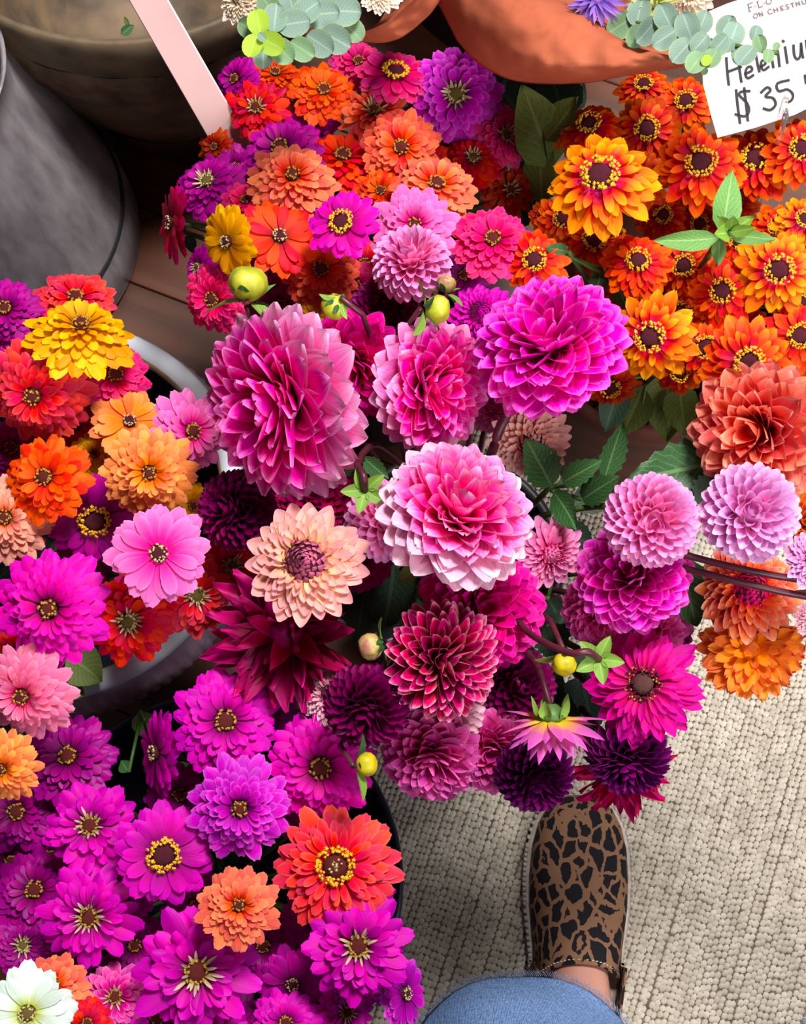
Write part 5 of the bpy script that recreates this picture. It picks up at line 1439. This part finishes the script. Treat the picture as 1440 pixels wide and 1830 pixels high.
# ------------------------------------------------------------------ price card
M_CARD = plain('card_white', (226, 208, 206), (218, 200, 200), 8, 0.7)
M_INK = plain('marker_black', (28, 24, 30), (20, 18, 24), 60, 0.6)
M_PRINT = plain('print_grey', (120, 104, 104), (110, 96, 96), 60, 0.7)
def glass_mat():
    t = NT('clear_plastic')
    pr = t.n('BsdfPrincipled', i_Roughness=0.08)
    pr.inputs['Base Color'].default_value = (0.95, 0.95, 0.97, 1)
    pr.inputs['Transmission Weight'].default_value = 0.92
    pr.inputs['IOR'].default_value = 1.3
    return t.done(pr.outputs[0])
M_CLEAR = glass_mat()
c0 = P(1330, 130, .535)
CN = (BACK * 1.0 + UP * -0.12).normalized()
def oncard(px, py, lift=0.0):
    d = ray(px, py)
    k = (c0 - CAM).dot(CN) / d.dot(CN)
    return CAM + d * k + CN * lift
card = empty('price_card', c0, 'white price card with black marker writing standing among the orange zinnias', 'sign')
cedge = [(1262, 22), (1300, 6), (1360, -14), (1440, -42), (1530, -76), (1545, 0), (1562, 90), (1570, 130), (1500, 165), (1420, 205), (1350, 228), (1282, 246), (1270, 205), (1256, 150), (1254, 90)]
Vc = [oncard(*q) - c0 for q in cedge]
Vb = [v - CN * 0.0007 for v in Vc]
nC = len(Vc)
link('card', mesh_from('card', Vc + Vb, [tuple(range(nC))[::-1], tuple(range(nC, 2 * nC))] + [(i, (i + 1) % nC, nC + (i + 1) % nC, nC + i) for i in range(nC)], M_CARD, None, False), card)
def ink(name, strokes, wpx, mat):
    V, F = [], []
    for st in strokes:
        pts = [Vector((x, y)) for x, y in st]
        if len(pts) > 2:
            p3 = catmull([Vector((p.x, p.y, 0)) for p in pts], 4)
            pts = [Vector((p.x, p.y)) for p in p3]
        n = len(pts)
        b = len(V)
        for i, p in enumerate(pts):
            t = (pts[min(i + 1, n - 1)] - pts[max(i - 1, 0)])
            t = t.normalized() if t.length else Vector((1, 0))
            nn = Vector((-t.y, t.x)) * wpx / 2
            ext = t * (wpx * 0.35) * (-1 if i == 0 else (1 if i == n - 1 else 0))
            for q in (p + nn + ext, p - nn + ext):
                V.append(oncard(q.x, q.y, 0.0006) - c0)
        for i in range(n - 1):
            F.append((b + 2 * i, b + 2 * i + 1, b + 2 * i + 3, b + 2 * i + 2))
    return link(name, mesh_from(name, V, F, mat, None, False), card)
q4 = lambda L: [[(1080 + x / 4.0, y / 4.0) for x, y in st] for st in L]
ink('handwriting', q4([
 [(870, 415), (878, 520), (888, 606)], [(886, 512), (975, 478)], [(955, 395), (965, 500), (978, 585)],
 [(1006, 528), (1052, 505), (1046, 478), (1018, 486), (1006, 528), (1024, 560), (1062, 538)],
 [(1078, 372), (1092, 450), (1106, 512)], [(1116, 478), (1150, 455), (1142, 430), (1120, 442), (1120, 482), (1138, 502), (1172, 478)],
 [(1190, 372), (1198, 430), (1206, 482)], [(1197, 410), (1222, 352), (1238, 372), (1250, 474)],
 [(1290, 338), (1298, 395), (1306, 450)], [(1272, 292), (1280, 298)],
 [(1350, 325), (1356, 395), (1378, 425), (1400, 392), (1404, 312)], [(1404, 312), (1410, 370), (1418, 412)],
 [(1440, 290), (1448, 350), (1454, 398)], [(1448, 330), (1474, 282), (1488, 310), (1494, 384)], [(1488, 316), (1512, 268), (1526, 296), (1532, 370)],
 [(940, 645), (952, 760), (968, 880)], [(998, 630), (1012, 750), (1024, 862)], [(1036, 652), (980, 656), (962, 680), (1018, 738), (1032, 795), (1002, 832), (935, 818)],
 [(1118, 662), (1160, 626), (1186, 646), (1148, 690), (1204, 702), (1222, 748), (1184, 786), (1136, 776)],
 [(1316, 574), (1234, 598), (1244, 652), (1306, 640), (1346, 676), (1334, 718), (1296, 736)],
 [(1432, 540), (1440, 595)],
]), 4.6, M_INK)
ink('printed_heading', q4([
 [(1025, 30), (1036, 82)], [(1022, 32), (1058, 18)], [(1030, 58), (1052, 48)], [(1030, 84), (1044, 80)],
 [(1074, 46), (1078, 47)], [(1092, 12), (1104, 54)], [(1102, 56), (1130, 44)], [(1088, 14), (1098, 10)], [(1140, 24), (1144, 25)],
 [(1160, -4), (1154, 14), (1164, 28), (1182, 26), (1192, 8), (1184, -10), (1168, -12), (1160, -4)],
 [(1068, 104), (1064, 120), (1074, 130), (1088, 126), (1094, 108), (1086, 98), (1076, 98), (1068, 104)],
 [(1102, 92), (1112, 120)], [(1102, 92), (1132, 112)], [(1124, 84), (1132, 112)],
 [(1192, 68), (1178, 66), (1168, 80), (1174, 98), (1192, 98), (1200, 90)],
 [(1208, 62), (1216, 90)], [(1232, 54), (1240, 82)], [(1212, 76), (1236, 68)],
 [(1256, 48), (1264, 76)], [(1254, 48), (1276, 42)], [(1260, 62), (1274, 58)], [(1262, 76), (1284, 68)],
 [(1312, 34), (1300, 32), (1294, 42), (1314, 52), (1316, 62), (1298, 66)],
 [(1326, 28), (1352, 20)], [(1340, 24), (1348, 52)],
 [(1366, 18), (1374, 44)], [(1366, 18), (1396, 36)], [(1388, 10), (1396, 36)],
 [(1410, 4), (1416, 26), (1430, 28), (1440, 18), (1434, -4)],
 [(1446, -8), (1470, -16)], [(1458, -12), (1466, 16)],
]), 1.7, M_PRINT)
pk = [oncard(1404, 172, 0.003), oncard(1396, 200, 0.004), oncard(1392, 240, 0.004), Vector((C_O.x + 0.06, C_O.y + 0.02, 0.27)), Vector((C_O.x + 0.04, C_O.y, 0.03))]
me = tube('clear_pick', catmull(pk, 4), [0.0022] * 17, 8, M_CLEAR)
me.transform(Matrix.Translation(-c0))
link('clear_pick', me, card)

# ------------------------------------------------------------------ pale plastic strip leaning out of the charcoal pail
M_STRIP = plain('pale_pink_plastic', (214, 178, 174), (206, 168, 166), 12, 0.7)
S0, S1, S2 = P(398, 232, .43), P(305, 75, .50), P(190, -130, .60)
axs = [S0 + (S0 - S2) * 0.45, S0, S2]
e = empty('plastic_strip', S0, 'pale pink flat plastic strip leaning out between the zinnias and zinc tub', 'strip')
V, F = [], []
for i, p in enumerate(axs):
    t = (axs[min(i + 1, len(axs) - 1)] - axs[max(i - 1, 0)]).normalized()
    nrm = (BACK + RIGHT * 0.25 - UP * 0.1).normalized()
    wv = t.cross(nrm).normalized()
    nn = wv.cross(t).normalized()
    hw_ = 30 / FPX * depth(p)
    for a, b in ((-1, -1), (1, -1), (1, 1), (-1, 1)):
        V.append(p + wv * hw_ * a + nn * 0.0011 * b - S0)
n = len(axs)
for i in range(n - 1):
    for k in range(4):
        k2 = (k + 1) % 4
        F.append((4 * i + k, 4 * i + k2, 4 * i + 4 + k2, 4 * i + 4 + k))
F += [(3, 2, 1, 0), tuple(4 * (n - 1) + k for k in range(4))]
link('strip_blade', mesh_from('strip_blade', V, F, M_STRIP, None, False), e)
# edge bead of the strip: a thin cool white edge
pts = [Vector(V[4 * i + 1]).lerp(Vector(V[4 * i + 2]), 0.5) for i in range(n)]
link('strip_edge', tube('strip_edge', pts, [0.0012] * n, 6, M_ENAMEL), e)

# ------------------------------------------------------------------ the photographer's legs
def leopard():
    t = NT('leopard_canvas')
    tc = t.n('TexCoord')
    mp = t.n('Mapping')
    mp.inputs['Scale'].default_value = (1.0, 0.72, 1.0)
    t.l(tc.outputs['Object'], mp.inputs[0])
    nz = t.n('TexNoise', i_Scale=110.0, i_Detail=2.5)
    t.l(mp.outputs[0], nz.inputs['Vector'])
    vm = t.n('VectorMath', operation='MULTIPLY_ADD')
    t.l(nz.outputs['Color'], vm.inputs[0])
    vm.inputs[1].default_value = (0.009, 0.009, 0.009)
    t.l(mp.outputs[0], vm.inputs[2])
    vo = t.n('TexVoronoi', i_Scale=72.0, feature='DISTANCE_TO_EDGE')
    t.l(vm.outputs[0], vo.inputs['Vector'])
    n2 = t.n('TexNoise', i_Scale=60.0, i_Detail=1.0)
    t.l(mp.outputs[0], n2.inputs['Vector'])
    thr = t.math('MULTIPLY_ADD', n2.outputs[0], 0.12, 0.045)
    spot = t.math('GREATER_THAN', vo.outputs['Distance'], thr)
    col = t.mix(spot, srgb((150, 110, 82)), srgb((30, 28, 32)))
    pr = t.n('BsdfPrincipled', i_Roughness=0.75)
    pr.inputs['Specular IOR Level'].default_value = 0.2
    t.l(col, pr.inputs['Base Color'])
    return t.done(pr.outputs[0])
M_LEOPARD = leopard()
M_SKIN = plain('skin', (226, 164, 144), (214, 150, 132), 30, 0.5)
def denim():
    t = NT('blue_denim')
    tc = t.n('TexCoord')
    nz = t.n('TexNoise', i_Scale=420.0, i_Detail=3.0)
    t.l(tc.outputs['Object'], nz.inputs['Vector'])
    wv = t.n('TexWave', i_Scale=260.0, i_Distortion=2.5)
    wv.inputs['Detail'].default_value = 2.0
    t.l(tc.outputs['Object'], wv.inputs['Vector'])
    f = t.math('MULTIPLY_ADD', wv.outputs['Fac'], 0.35, t.math('MULTIPLY', nz.outputs[0], 0.7))
    col = t.ramp(f, [(0.3, srgb((66, 100, 160))), (0.75, srgb((150, 182, 226)))])
    pr = t.n('BsdfPrincipled', i_Roughness=0.85)
    pr.inputs['Specular IOR Level'].default_value = 0.15
    t.l(col, pr.inputs['Base Color'])
    b = t.n('Bump', i_Strength=0.4, i_Distance=0.0008)
    t.l(f, b.inputs['Height'])
    t.l(b.outputs[0], pr.inputs['Normal'])
    return t.done(pr.outputs[0])
M_DENIM = denim()
M_THREAD = plain('denim_thread', (176, 196, 226), (90, 116, 164), 500, 0.9)
M_SOLE = plain('sole_offwhite', (214, 202, 190), (186, 172, 160), 120, 0.8, bump=0.4)
M_STITCH = plain('stitch_white', (236, 228, 216), (220, 210, 196), 60, 0.8)

person = empty('person', (0.27, -0.13, 0.0), 'person standing at the flowers in blue flared jeans and leopard print slip-on shoes', 'person')
PI_ = Matrix.Translation(-person.location)

def shoe(xc, yc, mirror, ang):
    """slip-on shoe: loft of sections from toe (y=+) to heel; returns parts in world space"""
    # (y, half width left, half width right, height of top, floor z)
    sec = [(0.101, .005, .005, .020), (0.098, .020, .021, .030), (0.089, .032, .033, .037), (0.072, .041, .042, .043), (0.050, .0465, .0475, .047), (0.022, .0485, .0495, .051),
           (-0.006, .0475, .0485, .056), (-0.026, .045, .046, .061), (-0.044, .0425, .0435, .068), (-0.058, .0405, .0415, .073)]
    V, F, U = [], [], []
    seg = 16
    for j, (y, wl, wr, h) in enumerate(sec):
        for k in range(seg + 1):
            a = math.pi * k / seg
            cxx = math.cos(a)
            w = wr if cxx > 0 else wl
            x = (abs(cxx) ** 0.75) * (1 if cxx > 0 else -1) * w
            zt = 0.016 + (h - 0.016) * (math.sin(a) ** 0.8)
            # the throat line dips towards the sides
            yy = y - (0.018 * abs(cxx) ** 2 if j == len(sec) - 1 else 0)
            V.append((x * mirror, yy, zt))
            U.append((k / seg, j / len(sec)))
    n1 = seg + 1
    for j in range(len(sec) - 1):
        for k in range(seg):
            f = (j * n1 + k, j * n1 + k + 1, (j + 1) * n1 + k + 1, (j + 1) * n1 + k)
            F.append(f if mirror > 0 else f[::-1])
    # quarters: side walls running back round the heel
    qs = [(-0.060, .0410, .066), (-0.100, .0375, .058), (-0.128, .0345, .055), (-0.150, .028, .058), (-0.164, .016, .062), (-0.168, .0, .063)]
    path = [(w, y, h) for (y, w, h) in qs] + [(-w, y, h) for (y, w, h) in qs[::-1][1:]]
    b = len(V)
    for (x, y, h) in path:
        for f_ in (0.0, 0.35, 0.7, 1.0):
            V.append(((x * (1.0 + 0.02 * math.sin(math.pi * f_))) * mirror, y, 0.016 + (h - 0.016) * f_))
            U.append((0, f_))
    for i in range(len(path) - 1):
        for k in range(3):
            F.append((b + 4 * i + k, b + 4 * i + 4 + k, b + 4 * i + 5 + k, b + 4 * i + 1 + k))
    upper = mesh_from('upper', V, F, M_LEOPARD, U)
    # sole outline
    out = []
    for (y, wl, wr, h) in sec[::-1]:
        out.append((wr + 0.004, y))
    out.append((0, 0.106))
    for (y, wl, wr, h) in sec:
        out.append((-wl - 0.004, y))
    for (y, w, h) in qs:
        out.append((-w - 0.004 if w > 0 else 0, y - (0.004 if w < 0.02 else 0)))
    for (y, w, h) in qs[::-1][1:]:
        out.append((w + 0.004, y - (0.004 if w < 0.02 else 0)))
    V, F = [], []
    n = len(out)
    for z, s in ((0.0088, 0.985), (0.0120, 1.0), (0.0175, 1.0), (0.0195, 0.975)):
        for (x, y) in out:
            V.append((x * s * mirror, (y + 0.03) * s - 0.03, z))
    for j in range(3):
        for i in range(n):
            F.append((j * n + i, j * n + (i + 1) % n, (j + 1) * n + (i + 1) % n, (j + 1) * n + i))
    F.append(tuple(range(n))[::-1]); F.append(tuple(3 * n + i for i in range(n)))
    sole = mesh_from('sole', V, F, M_SOLE, None, False)
    # braided edge: short slanted bands round the sole
    V, F = [], []
    per = catmull([Vector((x * mirror, y, 0.0155)) for x, y in out] + [Vector((out[0][0] * mirror, out[0][1], 0.0155))], 6)
    acc, last = 0.0, per[0]
    for i in range(1, len(per)):
        acc += (per[i] - last).length
        last = per[i]
        if acc > 0.0042:
            acc = 0.0
            t = (per[i] - per[i - 1]).normalized()
            nn = Vector((t.y, -t.x, 0))
            c = per[i]
            b = len(V)
            for dz in (-1, 1):
                for (ta, na) in ((-0.0019, -0.0012), (0.0019, -0.0012), (0.0013, 0.0019), (-0.0013, 0.0019)):
                    V.append(c + t * (ta + dz * 0.001) + nn * na * 1.0 + Vector((0, 0, dz * 0.0042)))
            for k in range(4):
                F.append((b + k, b + (k + 1) % 4, b + 4 + (k + 1) % 4, b + 4 + k))
            F += [(b + 3, b + 2, b + 1, b), (b + 4, b + 5, b + 6, b + 7)]
    braid = mesh_from('braided_edge', V, F, M_SOLE)
    # stitches along the throat
    V, F = [], []
    ln = sec[-1]
    for k in range(26):
        a = math.pi * (0.14 + 0.72 * k / 25)
        cxx = math.cos(a)
        p = Vector((abs(cxx) ** 0.75 * (1 if cxx > 0 else -1) * 0.0405 * mirror, -0.054 - 0.018 * cxx * cxx, 0.0166 + (ln[3] - 0.0175) * math.sin(a) ** 0.8))
        b = len(V)
        for dx, dy, dz in ((-.0011, -.0004, .0), (.0011, -.0004, .0), (.0011, .0004, .0), (-.0011, .0004, .0), (-.0011, 0, .0007), (.0011, 0, .0007)):
            V.append(p + Vector((dx, dy, dz)))
        F += [(b, b + 1, b + 5, b + 4), (b + 2, b + 3, b + 4, b + 5), (b, b + 4, b + 3), (b + 1, b + 2, b + 5)]
    stitch = mesh_from('stitching', V, F, M_STITCH)
    T = Matrix.Translation((xc, yc, 0)) @ Matrix.Rotation(ang, 4, 'Z')
    so = link('shoe', upper, person)
    so.matrix_basis = PI_ @ T
    so['label'] = 'leopard print canvas slip-on shoe'
    for nm, me in (('sole', sole), ('braided_edge', braid), ('stitching', stitch)):
        c = link(nm, me, so)
        if nm != 'sole':
            c['kind'] = 'stuff'
    md = so.modifiers.new('thickness', 'SOLIDIFY'); md.thickness = 0.0016; md.offset = -1
    return T

T1 = shoe(0.172, -0.012, 1, math.radians(-3))
T2 = shoe(0.515, -0.085, -1, math.radians(-10))

# bare feet and legs: one continuous skinned body up to the hips
bv, be, br_r = [], [], []
def chain(pts, start=None):
    prev = start
    for p, r in pts:
        bv.append(p); br_r.append(r)
        if prev is not None:
            be.append((prev, len(bv) - 1))
        prev = len(bv) - 1
    return prev
pel = chain([(Vector((0.28, -0.34, 0.90)), (0.13, 0.10))])
def legpts(T, hip, knee, side):
    f = lambda x, y, z: T @ Vector((x, y, z))
    return [(Vector(hip), (0.082, 0.082)), ((Vector(hip) + Vector(knee)) / 2, (0.068, 0.068)), (Vector(knee), (0.052, 0.052)), (Vector(knee).lerp(f(0, -0.118, .11), 0.35), (0.052, 0.052)),
            (Vector(knee).lerp(f(0, -0.118, .11), 0.75), (0.038, 0.038)), (f(0, -0.118, .10), (0.034, 0.034)), (f(0, -0.105, .060), (0.033, 0.034)), (f(0, -0.075, .045), (0.030, 0.030)), (f(0, -0.04, .036), (0.018, 0.028)), (f(0, 0.02, .031), (0.010, 0.026)), (f(0, 0.07, .028), (0.007, 0.018))]
HIP1, KN1 = (0.195, -0.345, 0.86), (0.150, -0.235, 0.47)
HIP2, KN2 = (0.365, -0.345, 0.86), (0.435, -0.300, 0.47)
chain(legpts(T1, HIP1, KN1, 1), pel)
chain(legpts(T2, HIP2, KN2, -1), pel)
bm_me = bpy.data.meshes.new('body')
bm_me.from_pydata([tuple(PI_ @ v) for v in bv], be, [])
bm_me.materials.append(M_SKIN)
body = link('body', bm_me, person)
sk = body.modifiers.new('skin', 'SKIN')
for i, r in enumerate(br_r):
    bm_me.skin_vertices[0].data[i].radius = r
bm_me.skin_vertices[0].data[0].use_root = True
body.modifiers.new('smooth', 'SUBSURF').levels = 2
body.modifiers['smooth'].render_levels = 2
sk.use_smooth_shade = True

def jean_leg(T, hem_c, hem_rx, hem_ry, hem_tilt, knee, hip):
    rings = [(Vector(hem_c), hem_rx, hem_ry), (Vector(hem_c).lerp(Vector(knee), 0.12), hem_rx * 0.95, hem_ry * 0.95), (Vector(hem_c).lerp(Vector(knee), 0.35), hem_rx * 0.84, hem_ry * 0.86), (Vector(hem_c).lerp(Vector(knee), 0.7), 0.074, 0.074),
             (Vector(knee), 0.070, 0.072), (Vector(knee).lerp(Vector(hip), 0.5), 0.085, 0.087), (Vector(hip), 0.10, 0.10), (Vector(hip) + Vector((0, 0, 0.06)), 0.085, 0.10)]
    cs = catmull([Vector((c.x, c.y, c.z)) for c, a, b in rings], 4)
    ra = catmull([Vector((a, b, 0)) for c, a, b in rings], 4)
    V, F = [], []
    seg = 40
    for j, c in enumerate(cs):
        fall = max(0.0, 1 - j / 8.0)
        for k in range(seg):
            a = 2 * math.pi * k / seg
            w = 1 + 0.025 * math.sin(3 * a + j * 0.4) + 0.012 * math.sin(7 * a - j * 0.3)
            x, y = math.cos(a) * ra[j].x * w, math.sin(a) * ra[j].y * w
            V.append(PI_ @ (c + Vector((x, y, fall * (hem_tilt[0] * x + hem_tilt[1] * y)))))
    for j in range(len(cs) - 1):
        for k in range(seg):
            k2 = (k + 1) % seg
            F.append((j * seg + k, j * seg + k2, (j + 1) * seg + k2, (j + 1) * seg + k))
    return V, F, seg
V1, F1, sg = jean_leg(T1, (0.104, -0.160, 0.150), 0.100, 0.088, (0.10, 0.25), KN1, HIP1)
V2, F2, sg = jean_leg(T2, (0.437, -0.168, 0.125), 0.096, 0.088, (0.0, 0.2), KN2, HIP2)
n1 = len(V1)
VJ = V1 + V2
FJ = F1 + [tuple(i + n1 for i in f) for f in F2]
# seat of the jeans
b0 = len(VJ)
pr_ = [(0.80, 0.10, 0.08), (0.84, 0.165, 0.115), (0.90, 0.175, 0.125), (0.96, 0.155, 0.115), (1.0, 0.145, 0.105), (1.0, 0.0, 0.0)]
for (z, a, b) in pr_:
    for k in range(32):
        w = 2 * math.pi * k / 32
        VJ.append(PI_ @ Vector((0.28 + a * math.cos(w), -0.345 + b * math.sin(w), z)))
for j in range(len(pr_) - 1):
    for k in range(32):
        k2 = (k + 1) % 32
        FJ.append((b0 + j * 32 + k, b0 + j * 32 + k2, b0 + (j + 1) * 32 + k2, b0 + (j + 1) * 32 + k))
jeans = link('jeans', mesh_from('jeans', VJ, FJ, M_DENIM), person)
md = jeans.modifiers.new('thickness', 'SOLIDIFY'); md.thickness = 0.0022
# raw edge threads at both hems
rnd = random.Random(5)
V, F = [], []
for base_v in (V1[:sg], V2[:sg]):
    c = sum((Vector(v) for v in base_v), Vector()) / sg
    for k in range(sg):
        for q in range(9):
            a = Vector(base_v[k]).lerp(Vector(base_v[(k + 1) % sg]), q / 9.0)
            out = (a - c); out.z = 0; out.normalize()
            tdir = Vector((-out.y, out.x, 0))
            L = rnd.uniform(0.003, 0.0062)
            b = len(V)
            p0 = a + out * 0.0008 + Vector((0, 0, 0.003))
            p1 = a + out * 0.0022 + Vector((0, 0, -L * 0.6)) + tdir * (0.0025 + rnd.uniform(-.001, .001)) + out * L * 0.5
            for p, w in ((p0, 0.0005), (p1, 0.00035)):
                V += [p - tdir * w, p + tdir * w, p + out * w]
            for s in range(3):
                s2 = (s + 1) % 3
                F.append((b + s, b + s2, b + 3 + s2, b + 3 + s))
fr = link('frayed_hem', mesh_from('frayed_hem', V, F, M_THREAD), jeans)
fr['kind'] = 'stuff'
